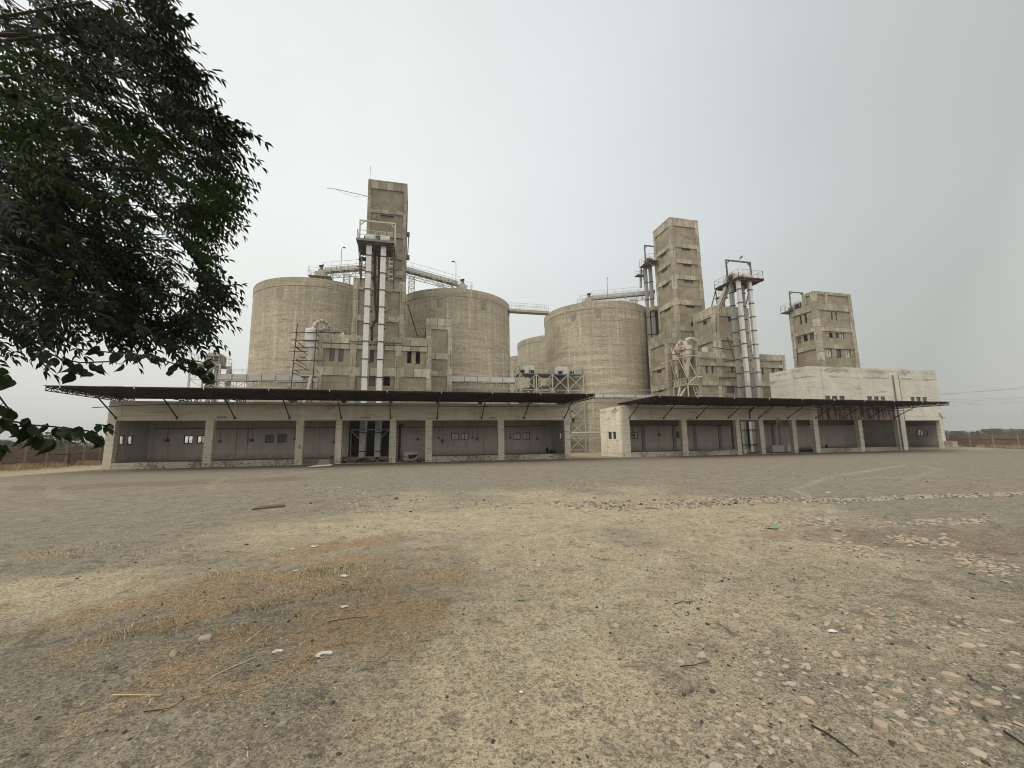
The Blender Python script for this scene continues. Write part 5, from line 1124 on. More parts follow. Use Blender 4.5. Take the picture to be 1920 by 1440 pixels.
skin_fig('shirt', [vb[0], vb[1], vb[2], vb[7], vb[8], tuple(Vector(vb[8]).lerp(Vector(vb[9]), .5)), vb[11], vb[12], tuple(Vector(vb[12]).lerp(Vector(vb[13]), .5))], [(0, 1), (1, 2), (2, 3), (3, 4), (4, 5), (2, 6), (6, 7), (7, 8)], [.15, .145, .155, .08, .06, .05, .08, .06, .05], M['shirt'], PR)
skin_fig('trousers', [Q(0, 0, .06), vb[15], vb[16], vb[17], vb[19], vb[20], vb[21]], [(0, 1), (1, 2), (2, 3), (0, 4), (4, 5), (5, 6)], [.155, .11, .082, .065, .11, .082, .065], M['trouser'], PR)
a = MB(); a.lathe(Q(-.115, .015, .70), [(.115, -.02), (.112, .05), (.08, .10), (.01, .12)], 14); a.bar(Q(-.12, .10, .69), Q(-.12, .19, .68), .14, .02); a.build('cap', M['cap'], PR)
a = MB(); a.tube([Q(-.22, .16, -.84), Q(-.22, .32, -.87)], .05, 8); a.tube([Q(.06, .22, -.66), Q(.06, .36, -.69)], .05, 8); a.build('shoe', M['motor'], PR)

# ------------------------------------------------------------------ boundary walls with razor wire
def bwall(X, y0, y1, ph, step, label, side, h=1.78):
    t = thing('boundary_wall', (X, (y0+y1)/2, 0), label, 'wall'); n = int((y1-y0)/.5); a = MB()
    a.box(X-.06, X+.06, y0, y1, -.2, h); a.build('brickwork', M['brick'], t)
    a = MB(); y = y0+((ph-y0) % step)
    ys = []
    while y < y1: ys.append(y); y += step
    sd_ = .14*side
    for k, y in enumerate(ys):
        a = MB(); a.box(min(X, X+sd_), max(X, X+sd_), y-.07, y+.07, -.2, h+.02); a.build('post', M['wallpost'], t)
    a = MB(); a.box(min(X, X+sd_*.8), max(X, X+sd_*.8), y0, y1, h-.62, h-.58); a.box(min(X, X+sd_*.6), max(X, X+sd_*.6), y0, y1, h-1.15, h-1.11); a.build('course', M['brick'], t)
    t2 = thing('razor_wire', (X, (y0+y1)/2, h), 'coiled razor wire on forked arms along the '+('left' if X < 0 else 'right')+' brick wall top', 'razor wire')
    a = MB(); k = 0; pts = []
    L = y1-y0; nt_ = int(L/.42)
    for i in range(nt_*10): th = 2*math.pi*i/10; pts.append((X+.24*math.cos(th), y0+L*i/(nt_*10), h+.28+.24*math.sin(th)))
    a.tube(pts, .006, 3, False); a.build('coil', M['wirem'], t2)
    a = MB()
    for y in ys: a.bar((X, y, h), (X-.25, y, h+.45), .02); a.bar((X, y, h), (X+.25, y, h+.45), .02)
    for dx, dz in ((-.25, .45), (.25, .45), (0, .52)): a.bar((X+dx, y0, h+dz), (X+dx, y1, h+dz), .008)
    a.build('arm', M['wirem'], t2)
bwall(-29, 24, 78, 41.75, 1.95, 'brown brick wall with concrete posts beyond the left end of the docks', 1)
bwall(70, 14, 70, 41.04, 2.22, 'brown brick wall with concrete posts beyond the right end of the warehouse', -1)
a = MB(); q = gx(129.5, 860, -27.6); a.bar((q.x, q.y, 0), (q.x, q.y, 1.1), .05); a.bar((q.x, q.y, 1.1), (q.x, q.y-2.4, 1.13), .04)
a.bar((q.x, q.y+1, .05), (q.x, q.y+1.8, .55), .03); a.bar((q.x, q.y+1.8, .55), (q.x, q.y+4, .6), .03); solo(a, 'pipe_rail', M['rust'], 'thin rusty pipe rail standing before the left brick wall', 'rail')

# ------------------------------------------------------------------ power lines on the right
for k, (ya_, yb_) in enumerate(((741, 726.5), (739.6, 729), (750.5, 745), (753.5, 748), (756, 752), (760.8, 755.5))):
    A_ = gy(1755, ya_, 105); B_ = gy(1920, yb_, 90); d = B_-A_; A2 = A_-d*.6; B2 = B_+d*2.5
    pts = [A2.lerp(B2, i/24)+Vector((0, 0, 0)) for i in range(25)]
    a = MB(); a.tube(pts, .022 if k > 1 else .03, 5); o = solo(a, 'power_line', M['steelgrey'], ['thick upper overhead cable right of the warehouse, higher of the close pair', 'thick upper overhead cable right of the warehouse, lower of the close pair', 'thin overhead wire right of the warehouse, first below the thick pair', 'thin overhead wire right of the warehouse, second below the thick pair', 'thin overhead wire right of the warehouse, third below the thick pair', 'lowest thin overhead wire right of the warehouse with a bird on it'][k], 'power line', 'overhead power lines')
q = gy(1819, 758.4, 99); a = MB(); a.tube([q+Vector((-.28, 0, -.02)), q+Vector((-.1, 0, .08)), q+Vector((.1, 0, .16)), q+Vector((.2, 0, .26)), q+Vector((.3, 0, .24))], [.02, .09, .1, .06, .01], 8); a.tube([q+Vector((-.28, 0, -.02)), q+Vector((-.5, 0, -.1))], [.04, .015], 5)
solo(a, 'bird', M['motor'], 'small dark bird perched on the lowest overhead wire', 'bird')

# ------------------------------------------------------------------ leaf materials
def mat_leaf(name, ca, cb, trans=.35, rough=.45, spec=.45):
    m = NB(name); oi = m.n("ShaderNodeObjectInfo")
    c = m.mix(m.step(m.noise(5, 3, .6), .35, .65), ca, cb)
    m.col(c, rough); m.b.inputs['Specular IOR Level'].default_value = spec
    tr_ = m.n("ShaderNodeBsdfTranslucent"); m.l(m.mix(1, c, (1.5, 1.7, .7), 'MULTIPLY'), tr_.inputs[0])
    mx_ = m.n("ShaderNodeMixShader"); mx_.inputs[0].default_value = trans; m.l(m.b.outputs[0], mx_.inputs[1]); m.l(tr_.outputs[0], mx_.inputs[2]); m.l(mx_.outputs[0], m.o.inputs[0]); return m.m
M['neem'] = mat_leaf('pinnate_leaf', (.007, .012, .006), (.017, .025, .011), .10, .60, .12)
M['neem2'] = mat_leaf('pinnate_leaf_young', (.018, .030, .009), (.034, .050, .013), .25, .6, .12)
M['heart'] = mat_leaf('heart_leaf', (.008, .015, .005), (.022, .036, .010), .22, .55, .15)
M['bark'] = mat_plain('dark_bark', (.05, .042, .035), .35, 12, .95, bump=.6)
M['farleaf'] = mat_leaf('far_foliage', (.032, .045, .026), (.055, .068, .038), .2, .7, .2)

# ------------------------------------------------------------------ foreground tree: fronds set along drooping twigs in a real volume
OUT = np.array([(-80, -60), (285, -60), (300, 20), (330, 55), (368, 85), (350, 110), (345, 150), (385, 185), (440, 195), (452, 225), (430, 262), (448, 300), (468, 325), (430, 345), (452, 378), (420, 395), (425, 425), (390, 432), (385, 470),
                (412, 520), (405, 545), (436, 572), (400, 590), (385, 605), (398, 632), (350, 640), (300, 648), (215, 650), (150, 635), (110, 610), (95, 575), (60, 570), (66, 640), (30, 665), (-80, 680)], float)
def inside(px, py, P):
    c = np.zeros(px.shape, bool); j = len(P)-1
    for i in range(len(P)):
        xi, yi, xj, yj = *P[i], *P[j]; k = ((yi > py) != (yj > py)) & (px < (xj-xi)*(py-yi)/(yj-yi+1e-9)+xi); c ^= k; j = i
    return c
def rays(px, py): 
    d = (np.array(rt)[None]*((px-960)/FPX)[:, None] - np.array(up)[None]*((py-720)/FPX)[:, None] + np.array(fw)[None]); return d/np.linalg.norm(d, axis=1)[:, None]
def edge_dist(px, py, P):
    d = np.full(px.shape, 1e9)
    for i in range(len(P)):
        a, b_ = P[i], P[(i+1) % len(P)]; L = ((b_-a)**2).sum(); t = np.clip(((px-a[0])*(b_[0]-a[0])+(py-a[1])*(b_[1]-a[1]))/L, 0, 1)
        d = np.minimum(d, np.hypot(px-a[0]-t*(b_[0]-a[0]), py-a[1]-t*(b_[1]-a[1])))
    return d
def frond_batch(base, dirs, L, npair, lf, droop):
    """many pinnate leaves at once -> verts, quads; every leaflet is a folded, pointed blade of two quads"""
    n = len(base); V = []; t = (np.arange(npair)+.8)/npair; up_ = np.array([0, 0, 1.0])
    side = np.cross(dirs, up_); side /= np.linalg.norm(side, axis=1)[:, None]+1e-9
    roll = rng.normal(0, .7, n); nrm = np.cross(side, dirs); side = side*np.cos(roll)[:, None]+nrm*np.sin(roll)[:, None]; nrm = np.cross(side, dirs)
    def pos(s): return base+dirs*(L*s)[:, None]-up_*(droop*L*s*s)[:, None]
    out_ = []
    for k in range(npair):
        s = t[k]; p = pos(np.full(n, s)); tang = dirs-up_*(2*droop*s)[:, None]; tang /= np.linalg.norm(tang, axis=1)[:, None]
        for sg in (-1, 1):
            if k == npair-1 and sg == 1: ld = tang
            else: ld = side*sg*.80+tang*.55-up_*rng.uniform(.0, .45, n)[:, None]
            ld = ld+rng.normal(0, .12, (n, 3)); ld /= np.linalg.norm(ld, axis=1)[:, None]
            l_ = lf*(1-.35*abs(s-.45))*rng.uniform(.8, 1.15, n); w_ = np.cross(ld, nrm); w_ /= np.linalg.norm(w_, axis=1)[:, None]+1e-9; w_ = w_*(l_*.17)[:, None]; fold = nrm*(l_*.05)[:, None]
            tip = p+ld*l_[:, None]-up_*(l_*.15)[:, None]
            m1 = p+ld*(l_*.32)[:, None]; m2 = p+ld*(l_*.68)[:, None]
            out_.append(np.stack([p, m1+w_+fold, m2+w_*.75+fold, tip, m2-w_*.75+fold, m1-w_+fold], 1))
    # rachis as a thin ribbon
    p0, p1, p2 = pos(np.zeros(n)), pos(np.full(n, .5)), pos(np.full(n, 1.0)); w_ = side*.0022
    lv_ = np.concatenate(out_, 0); lq = (np.arange(len(lv_))[:, None, None]*6+np.array([[0, 1, 2, 3], [0, 3, 4, 5]])[None]).reshape(-1, 4)
    rv = np.stack([p0-w_, p0+w_, p1-w_, p1+w_, p2-w_*.5, p2+w_*.5], 1); rq = (np.arange(n)[:, None, None]*6+np.array([[0, 1, 3, 2], [2, 3, 5, 4]])[None]).reshape(-1, 4)
    return np.concatenate([lv_.reshape(-1, 3), rv.reshape(-1, 3)]), np.concatenate([lq, rq+len(lv_)*6]), len(lq)//2
TRUNK = Vector((-6.2, 3.4, 0))
t = thing('tree', TRUNK, 'large dark leafy tree whose drooping feathery branches fill the upper left', 'tree')
tz = np.array(TRUNK)
N = 26000
px = rng.uniform(-80, 480, N); py = rng.uniform(-60, 700, N); ok = inside(px, py, OUT); px, py = px[ok], py[ok]; ed = edge_dist(px, py, OUT)
dep = 3.6+rng.random(len(px))**.8*2.7-np.clip(1-ed/130, 0, 1)*.2
P_ = np.array([0, 0, H])+rays(px, py)*dep[:, None]
# leave gaps: thin the volume with 3-d noise
gap = fbm(P_[:, 0]*1.0+P_[:, 2]*.6, P_[:, 1]*.9+P_[:, 2]*.8, 1.9, 3)
keep = (rng.random(len(px)) < np.clip((gap-.38)*3.2, .03, 1)*.27*np.clip(ed/100, .30, 1)) & (ed > 34)
P_, ed, dep, px, py = P_[keep], ed[keep], dep[keep], px[keep], py[keep]
# tip fronds reaching out to the rim
rim = []
for i in range(1, len(OUT)-2):
    a_, b_ = OUT[i], OUT[i+1]; n = max(1, int(np.hypot(*(b_-a_))/7))
    for k in range(n): rim.append(a_+(b_-a_)*(k+rng.random())/n)
rim = np.array(rim); rim = rim[(rim[:, 0] > -40)]
cen = np.array([120, 330]); dd = cen-rim; dd /= np.linalg.norm(dd, axis=1)[:, None]; rim2 = np.concatenate([rim+dd*rng.uniform(a_, b_, (len(rim), 1)) for a_, b_ in ((34, 60), (36, 70), (50, 90))]); rim2 = rim2[rng.random(len(rim2)) < .85]
rd = rng.uniform(3.6, 5.6, len(rim2)); P2 = np.array([0, 0, H])+rays(rim2[:, 0], rim2[:, 1])*rd[:, None]
B_ = np.concatenate([P_, P2]); n = len(B_)
outw = B_-np.array([tz[0], tz[1], 3.2]); outw[:, 2] = np.clip(outw[:, 2], -1, .8); outw /= np.linalg.norm(outw, axis=1)[:, None]
D_ = outw*.85+np.array([.15, 0, -.40])+rng.normal(0, .38, (n, 3)); D_ /= np.linalg.norm(D_, axis=1)[:, None]
L_ = rng.uniform(.17, .33, n)
print('fronds', n)
v_, q_, nl = frond_batch(B_, D_, L_, 7, .068, rng.uniform(.10, .45, n))
# material per leaflet: younger brighter tips in clumps
leafc = v_[q_[:, 0]]; yg = fbm(leafc[:, 0]+leafc[:, 2], leafc[:, 1]-leafc[:, 2]*.5, 1.6, 3)
mi = (yg > .60).astype(int)
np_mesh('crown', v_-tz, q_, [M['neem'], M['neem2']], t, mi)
# shaded inner foliage: larger leaf clumps deep inside the crown
a = MB(); a.tube([TRUNK-Vector((0, 0, .3)), TRUNK+Vector((.1, .1, 1.4)), TRUNK+Vector((.4, .2, 2.8)), TRUNK+Vector((.9, .3, 4.4)), TRUNK+Vector((1.3, .4, 6))], [.30, .24, .19, .14, .08], 12)
st = [TRUNK+Vector((.4, .2, 2.8)), TRUNK+Vector((.7, .25, 3.7)), TRUNK+Vector((1.0, .32, 4.7)), TRUNK+Vector((.3, .15, 2.3))]
for k in range(46):
    e_ = Vector(B_[rng.integers(0, len(P_))]); s_ = st[k % 4]; m_ = s_.lerp(e_, .5)+Vector((0, 0, .45)); r0 = .045 if k < 14 else .022
    pts = [s_*(1-u)**2+m_*2*u*(1-u)+e_*u*u for u in np.linspace(0, 1, 9)]; a.tube(pts, [r0*(1-.85*u)+.003 for u in np.linspace(0, 1, 9)], 6)
a.build('trunk', M['bark'], t)
a = MB()
for k in range(240):                                                       # fine twigs carrying fronds
    e_ = Vector(B_[rng.integers(0, n)]); d = Vector(outw[rng.integers(0, n)]); s_ = e_-Vector((.6, .1, -.18))*random.uniform(.4, 1.0)+Vector((0, random.gauss(0, .1), 0))
    m_ = s_.lerp(e_, .5)+Vector((0, 0, .07)); a.tube([s_, m_, e_], [.006, .004, .002], 4, False)
a.build('twig', M['bark'], t)
# heart-leaved creeper hanging through the crown
HP = [(0, 0), (.30, .16), (.42, .45), (.34, .72), (.12, .98), (0, 1.22), (-.12, .98), (-.34, .72), (-.42, .45), (-.30, .16)]
def heart(mb, p, d, s_, roll):
    d = Vector(d).normalized(); u = d.cross(Vector((0, 0, 1))); u = (u if u.length > .1 else Vector((1, 0, 0))).normalized(); w_ = u.cross(d)
    u2 = u*math.cos(roll)+w_*math.sin(roll); n_ = d.cross(u2); bulge = random.uniform(.08, .2)
    pts = [Vector(p)+u2*(x*s_)+d*((y-.1)*s_)+n_*(abs(x)*.35-y*y*bulge)*s_ for x, y in HP]; c1 = Vector(p)+d*(.35*s_)-n_*bulge*.12*s_; c2 = Vector(p)+d*(.75*s_)-n_*bulge*.56*s_
    vs = pts+[c1, c2]
    mb.add(vs, [(0, 1, 2, 10), (10, 2, 3, 11), (11, 3, 4, 5), (5, 6, 7, 11), (11, 7, 8, 10), (10, 8, 9, 0)], True)
VN = thing('climbing_vine', (-2.6, 3.0, 1.5), 'heart leaved creeper hanging in strings below the dark tree at left', 'climbing plant')
lv_ = MB(); sm_ = MB()
def string(pts, n, s0, dep, spread=8, side=1.0):
    W_ = [gd(x, y, dep*random.uniform(.97, 1.03)) for x, y in pts]
    sm_.tube(W_, .0035, 4, False); seg = len(W_)-1
    for k in range(n):
        u = (k+random.random())/n*seg; i = min(int(u), seg-1); p = W_[i].lerp(W_[i+1], u-i); j = Vector((random.gauss(0, 1), random.gauss(0, 1), random.gauss(0, .8)))*.012*spread/8*dep/3
        dr = Vector((random.uniform(-.5, .7), random.uniform(-.6, .3), -1+random.uniform(-.1, .6))); q = p+j; sm_.tube([p, q], .0015, 3, False)
        heart(lv_, q, dr, s0*.62*random.uniform(.7, 1.25), random.uniform(-1.0, 1.0))
string([(60, 590), (80, 655), (112, 672), (150, 680), (205, 678)], 26, .085, 3.0, 14); string([(112, 672), (132, 690), (150, 700)], 6, .085, 3.0, 12)
string([(150, 655), (200, 660), (250, 665), (290, 668)], 16, .085, 3.1, 10); string([(290, 668), (320, 680), (345, 688), (375, 692), (398, 700)], 16, .075, 3.1, 9); string([(330, 668), (355, 675), (385, 680), (402, 684)], 9, .085, 3.1, 8)
string([(345, 672), (330, 690), (322, 702)], 4, .07, 3.1, 6); string([(370, 690), (385, 705), (392, 715)], 7, .085, 3.1, 8)
string([(-20, 720), (0, 745), (15, 765), (22, 790)], 10, .08, 2.9, 12); string([(-10, 783), (25, 790), (60, 797), (100, 800), (140, 805)], 14, .10, 2.7, 7); string([(55, 797), (62, 812), (75, 822), (100, 826)], 8, .105, 2.7, 8)
string([(140, 805), (165, 808), (185, 818), (196, 826)], 8, .10, 2.7, 7); string([(180, 796), (200, 798), (213, 808)], 6, .065, 2.7, 5); string([(-20, 690), (0, 700), (8, 712)], 8, .08, 2.9, 9); string([(-10, 840), (0, 835), (4, 845)], 4, .09, 2.7, 6)
for k in range(26):
    x = random.uniform(330, 428); string([(x-40, 380+random.uniform(0, 20)), (x-10, 378+random.uniform(0, 25)), (x, 392+random.uniform(0, 30))], 2, .07, 4.2, 7)
for k in range(60):
    x, y = random.uniform(0, 300), random.uniform(20, 640)
    if inside(np.array([x]), np.array([y]), OUT)[0]: string([(x-25, y-10), (x, y), (x+15, y+20)], 5, .075, random.uniform(3.3, 4.2), 16)
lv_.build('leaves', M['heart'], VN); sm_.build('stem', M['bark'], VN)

# ------------------------------------------------------------------ trees beyond the walls
def far_tree(x, y, h, wd, label, n=900, leaf=.45, trunk_h=.3, group=None):
    t = thing('tree', (x, y, 0), label, 'tree', group)
    cl = [(rng.normal(0, .28)*wd, rng.normal(0, .25)*wd, h*(trunk_h+(1-trunk_h)*rng.uniform(.25, .85)), rng.uniform(.18, .34)*wd) for _ in range(9)]
    c = np.array([cl[i % 9][:3] for i in range(n)]); r = np.array([cl[i % 9][3] for i in range(n)]); d = rng.normal(0, 1, (n, 3)); d /= np.linalg.norm(d, axis=1)[:, None]
    p = c+d*(r*rng.uniform(.5, 1.05, n))[:, None]*np.array([1, 1, .75]); p[:, 2] = np.clip(p[:, 2], h*.12, h)
    u = rng.normal(0, 1, (n, 3)); u /= np.linalg.norm(u, axis=1)[:, None]; w_ = np.cross(u, rng.normal(0, 1, (n, 3))); w_ /= np.linalg.norm(w_, axis=1)[:, None]; s_ = leaf*rng.uniform(.5, 1.2, n)[:, None]
    v = np.stack([p-u*s_, p+w_*s_*.6, p+u*s_, p-w_*s_*.6], 1).reshape(-1, 3); np_mesh('crown', v, np.arange(4*n).reshape(-1, 4), [M['farleaf']], t)
    a = MB(); a.tube([(x, y, -.2), (x, y, h*.35), (x+.1*wd, y, h*.7)], [h*.035, h*.028, h*.01], 8)
    for q in cl[:5]: a.tube([(x, y, h*.3), (x+q[0]*.6, y+q[1]*.6, q[2]*.85), (x+q[0], y+q[1], q[2])], [h*.016, h*.01, h*.004], 5)
    a.build('trunk', M['bark'], t); return t
names = ['low rounded tree just right of the warehouse corner on the horizon', 'broad flat tree second on the right horizon', 'rounded tree left of the tallest one on the right horizon', 'tallest broad tree on the right horizon', 'sparse tree right of the tallest one on the right horizon', 'small low tree between the sparse and last horizon trees', 'wide tree near the right edge of the horizon', 'tree at the right edge of the frame on the horizon']
for i, (pxc, top, wpx) in enumerate(((1776, 812, 8), (1795, 809.5, 24), (1828, 808, 15), (1857, 805.5, 26), (1876, 806.5, 16), (1898, 809.5, 14), (1912, 808.5, 12), (1932, 808, 18))):
    Yd_ = 150+rng.uniform(-12, 12); q = gy(pxc, top, Yd_); far_tree(q.x, q.y, q.z*1.02, wpx/FPX*Yd_*.95, names[i], 1100, .55)
for i, (pxc, top, Yd_, wpx, l) in enumerate(((110, 812, 80, 42, 'bushy grey green tree rising behind the left brick wall'), (30, 826, 110, 26, 'low faint bush tops above the left brick wall at the frame edge'), (14, 829, 100, 20, 'small thin bush above the left brick wall')) ):
    q = gy(pxc, top, Yd_); far_tree(q.x, q.y, q.z, wpx/FPX*Yd_*1.2, l, 1100, .30)
# a long faint line of woodland on the horizon
n = 26000; az = rng.uniform(R(-75), R(100), n); rr2 = rng.uniform(420, 560, n); x, y = rr2*np.sin(az), rr2*np.cos(az); hgt = 2.2+6*fbm(az*60, az*0+3, 1, 4)
p = np.stack([x, y, rng.uniform(0, 1, n)*hgt], 1); u = rng.normal(0, 1, (n, 3)); u /= np.linalg.norm(u, axis=1)[:, None]; w_ = np.cross(u, rng.normal(0, 1, (n, 3))); w_ /= np.linalg.norm(w_, axis=1)[:, None]; s_ = rng.uniform(.8, 2.0, n)[:, None]
v = np.stack([p-u*s_, p+w_*s_*.7, p+u*s_, p-w_*s_*.7], 1).reshape(-1, 3); o = np_mesh('woodland', v, np.arange(4*n).reshape(-1, 4), [M['farleaf']]); tag(o, kind='stuff', label='faint far woodland along the horizon', cat='woodland')

# ------------------------------------------------------------------ stones, rubble, dry grass, litter
M['stone'] = mat_plain('grey_brown_stone', (.22, .19, .155), .25, 20, .95, bump=.4); M['stonepink'] = mat_plain('pinkish_stone', (.44, .345, .26), .3, 9, .95, bump=.4)
M['bricky'] = mat_plain('broken_brick', (.40, .32, .245), .2, 9, .95, bump=.4)
M['stonepale'] = mat_plain('pale_stone', (.43, .39, .32), .15, 14, .95, bump=.4); M['stonedark'] = mat_plain('dark_stone', (.085, .07, .06), .3, 20, .95, bump=.4)
CUBE = np.array([(-1, -1, -1), (1, -1, -1), (1, 1, -1), (-1, 1, -1), (-1, -1, 1), (1, -1, 1), (1, 1, 1), (-1, 1, 1)], float)*.5; CF = np.array([(0, 3, 2, 1), (4, 5, 6, 7), (0, 1, 5, 4), (1, 2, 6, 5), (2, 3, 7, 6), (3, 0, 4, 7)])
def stones(name, xy, sz, flat, mats, probs, label, cat):
    n = len(xy); v = CUBE[None]*1.0+rng.normal(0, .13, (n, 8, 3)); v[:, 4:, :2] *= rng.uniform(.45, .85, (n, 1, 1)); v = v*sz[:, None, None]; v[:, :, 2] *= flat; v[:, :, 0] *= rng.uniform(.7, 1.4, n)[:, None]
    an = rng.uniform(0, 2*np.pi, n); c_, s_ = np.cos(an)[:, None], np.sin(an)[:, None]; x, y = v[:, :, 0]*c_-v[:, :, 1]*s_, v[:, :, 0]*s_+v[:, :, 1]*c_
    tl = rng.normal(0, .15, n)[:, None]; z = v[:, :, 2]+x*tl; g = ground_h(xy[:, 0], xy[:, 1])+sz*flat*.22
    V = np.stack([x+xy[:, 0][:, None], y+xy[:, 1][:, None], z+g[:, None]], 2).reshape(-1, 3); F = (CF[None]+(np.arange(n)*8)[:, None, None]).reshape(-1, 4)
    mi = np.repeat(rng.choice(len(mats), n, p=probs), 6); o = np_mesh(name, V, F, [M[q] for q in mats], None, mi); return tag(o, label=label, cat=cat, kind='stuff')
# pebbles over the whole yard
n = 20000; r = 1.6*np.exp(rng.random(n)*math.log(17)); an = rng.uniform(R(-52), R(80), n); xy = np.stack([r*np.sin(an), r*np.cos(an)], 1)
cl = fbm(xy[:, 0], xy[:, 1], .9, 3); right = np.clip((an-R(5))/R(40), 0, 1); kp = rng.random(n) < np.clip((cl-.38)*2.5+right*.3, .08, 1); xy = xy[kp]; r = r[kp]
stones('pebbles', xy, (.004+.013*rng.random(len(xy))**4)*(1+r*.10), .6, ['stone', 'stonepink', 'stonepale', 'stonedark'], [.42, .12, .16, .30], 'loose pebbles and brick crumbs strewn over the dirt yard', 'pebbles')
# half-buried brick patches to the right
pts_ = []
for (a_, b_, n_, wd) in (((1430, 985), (1560, 975), 80, 14), ((1640, 985), (1860, 975), 170, 8), ((1680, 1010), (1780, 1020), 160, 14), ((1800, 1045), (1900, 1080), 140, 18), ((1560, 1010), (1700, 1060), 70, 18), ((1100, 960), (1500, 985), 160, 10), ((980, 940), (1100, 900), 90, 12), ((1500, 960), (1560, 985), 50, 5), ((1380, 1200), (1900, 1400), 200, 70), ((1200, 1330), (1500, 1400), 90, 60), ((1500, 1150), (1900, 1200), 120, 40), ((560, 915), (700, 930), 60, 12), ((640, 950), (800, 945), 90, 14)):
    u = rng.random(n_); pts_.append(np.stack([a_[0]+(b_[0]-a_[0])*u+rng.normal(0, wd, n_), a_[1]+(b_[1]-a_[1])*u+rng.normal(0, wd*.45, n_)], 1))
pts_ = np.concatenate(pts_); xy = np.array([(gz(*p).x, gz(*p).y) for p in pts_]); rr3 = np.hypot(xy[:, 0], xy[:, 1])
stones('brick_chips', xy, rng.uniform(.35, 1.0, len(xy))*(.022+rr3*.0065), .16, ['stonepink', 'stonepale', 'stone'], [.6, .2, .2], 'flat pinkish brick chips half buried across the right of the yard', 'brick chips')
# rubble row
row = [(690, 938), (860, 941), (1000, 944), (1090, 944), (1200, 948), (1330, 943), (1450, 939), (1540, 938), (1640, 936), (1760, 931), (1860, 928), (1960, 925)]
g_ = np.array([(gz(*p).x, gz(*p).y) for p in row]); seg = np.repeat(np.arange(len(row)-1), [50, 60, 60, 230, 260, 180, 90, 260, 380, 330, 330]); u = rng.random(len(seg)); w_ = np.array([.8, .5, .5, .38, .36, .32, .32, .13, .12, .12, .12])[seg]
xy = g_[seg]+(g_[seg+1]-g_[seg])*u[:, None]+rng.normal(0, 1, (len(seg), 2))*w_[:, None]
stones('rubble_row', xy, rng.uniform(.03, .078, len(xy))*np.where(xy[:, 0] > 4, 1.15, 1), .6, ['bricky', 'stonepale', 'stone', 'stonedark'], [.42, .26, .28, .04], 'long row of broken brick rubble crossing the yard on the right', 'rubble')
# individually visible stones
def slab_mesh(seed, s_, asp, th):
    rg = random.Random(seed); n = rg.choice((4, 5, 5, 6)); A0 = rg.uniform(0, 6.28); out_ = []
    for k in range(n): an = A0+2*math.pi*(k+rg.uniform(-.28, .28))/n; r_ = s_*.5*rg.uniform(.6, 1.1); out_.append((r_*math.cos(an), r_*math.sin(an)*asp))
    tx, ty = rg.uniform(-.12, .12), rg.uniform(-.12, .12); k2 = rg.uniform(.72, .9); z1 = th*rg.uniform(.7, 1.2)
    vs = [(x, y, -th) for x, y in out_]+[(x*.97, y*.97, z1*.35+x*tx+y*ty) for x, y in out_]+[(x*k2+rg.uniform(-.05, .05)*s_, y*k2+rg.uniform(-.04, .04)*s_, z1*rg.uniform(.8, 1.2)+x*tx+y*ty) for x, y in out_]+[(0, 0, z1*1.15)]
    fs = [(k, (k+1) % n, n+(k+1) % n, n+k) for k in range(n)]+[(n+k, n+(k+1) % n, 2*n+(k+1) % n, 2*n+k) for k in range(n)]+[(2*n+k, 2*n+(k+1) % n, 3*n) for k in range(n)]
    me = bpy.data.meshes.new('stone'); me.from_pydata(vs, [], fs); me.update(); return me
def stone_mesh(seed, sx, sy, sz, n=7):
    rg = random.Random(seed); bm = __import__('bmesh').new(); __import__('bmesh').ops.create_icosphere(bm, subdivisions=2, radius=.5)
    pl = [(Vector((rg.gauss(0, 1), rg.gauss(0, 1), rg.gauss(0, .8))).normalized(), rg.uniform(.17, .36)) for _ in range(n)]
    for v in bm.verts:
        for d, o in pl:
            k = v.co.dot(d)
            if k > o: v.co -= d*(k-o)
        v.co.x *= sx; v.co.y *= sy; v.co.z *= sz
    me = bpy.data.meshes.new('stone'); bm.to_mesh(me); bm.free(); return me
def put_stone(px, py, w_px, flat, mat, label, group=None, name='stone', asp=.7, seed=None):
    w_px *= .72; g = gz(px, py); s_ = w_px/FPX*(Vector((g.x, g.y, H)).length)*1.05; sd_ = seed or int(px*7+py); me = slab_mesh(sd_, s_*1.1, asp+.15, s_*flat*.45) if flat < .4 else stone_mesh(sd_, s_*1.15, s_*asp*1.2, s_*flat*1.3); me.materials.append(M[mat])
    o = bpy.data.objects.new(name, me); COL.objects.link(o); o.location = (g.x, g.y, float(ground_h(g.x, g.y))+s_*flat*.12); o.rotation_euler = (0, 0, rng.uniform(0, 3)); return tag(o, label, name.replace('_', ' '), group)
put_stone(1287, 1291, 38, .5, 'stone', 'grey brown squarish brick chunk, largest stone at lower right of centre'); put_stone(1316, 1232, 22, .5, 'stonepale', 'pale angular stone above the dark brick chunk')
put_stone(1277, 1241, 26, .12, 'stonepale', 'long flat pale stone left of the pale angular stone'); put_stone(1228, 1301, 16, .6, 'stone', 'small greyish pink stone left of the dark brick chunk'); put_stone(1229, 1416, 14, .9, 'stonepale', 'rounded buff stone near the bottom edge, right of centre')
put_stone(1187, 1234, 20, .2, 'stonepink', 'flat pinkish stone left of the pale flat stone'); put_stone(1154, 1177, 16, .4, 'stonepale', 'small pale knobbly stone right of the green leaf'); put_stone(1326, 1172, 14, .5, 'stonedark', 'small dark stone right of the knobbly pale one')
put_stone(1381, 1158, 20, .3, 'stonepale', 'cluster of pale crumbs above the small dark stone'); put_stone(548, 1131, 15, .5, 'stone', 'rounded grey stone in the middle of the dry grass'); put_stone(463, 1022, 9, .6, 'stonedark', 'small black stone at the upper edge of the dry grass')
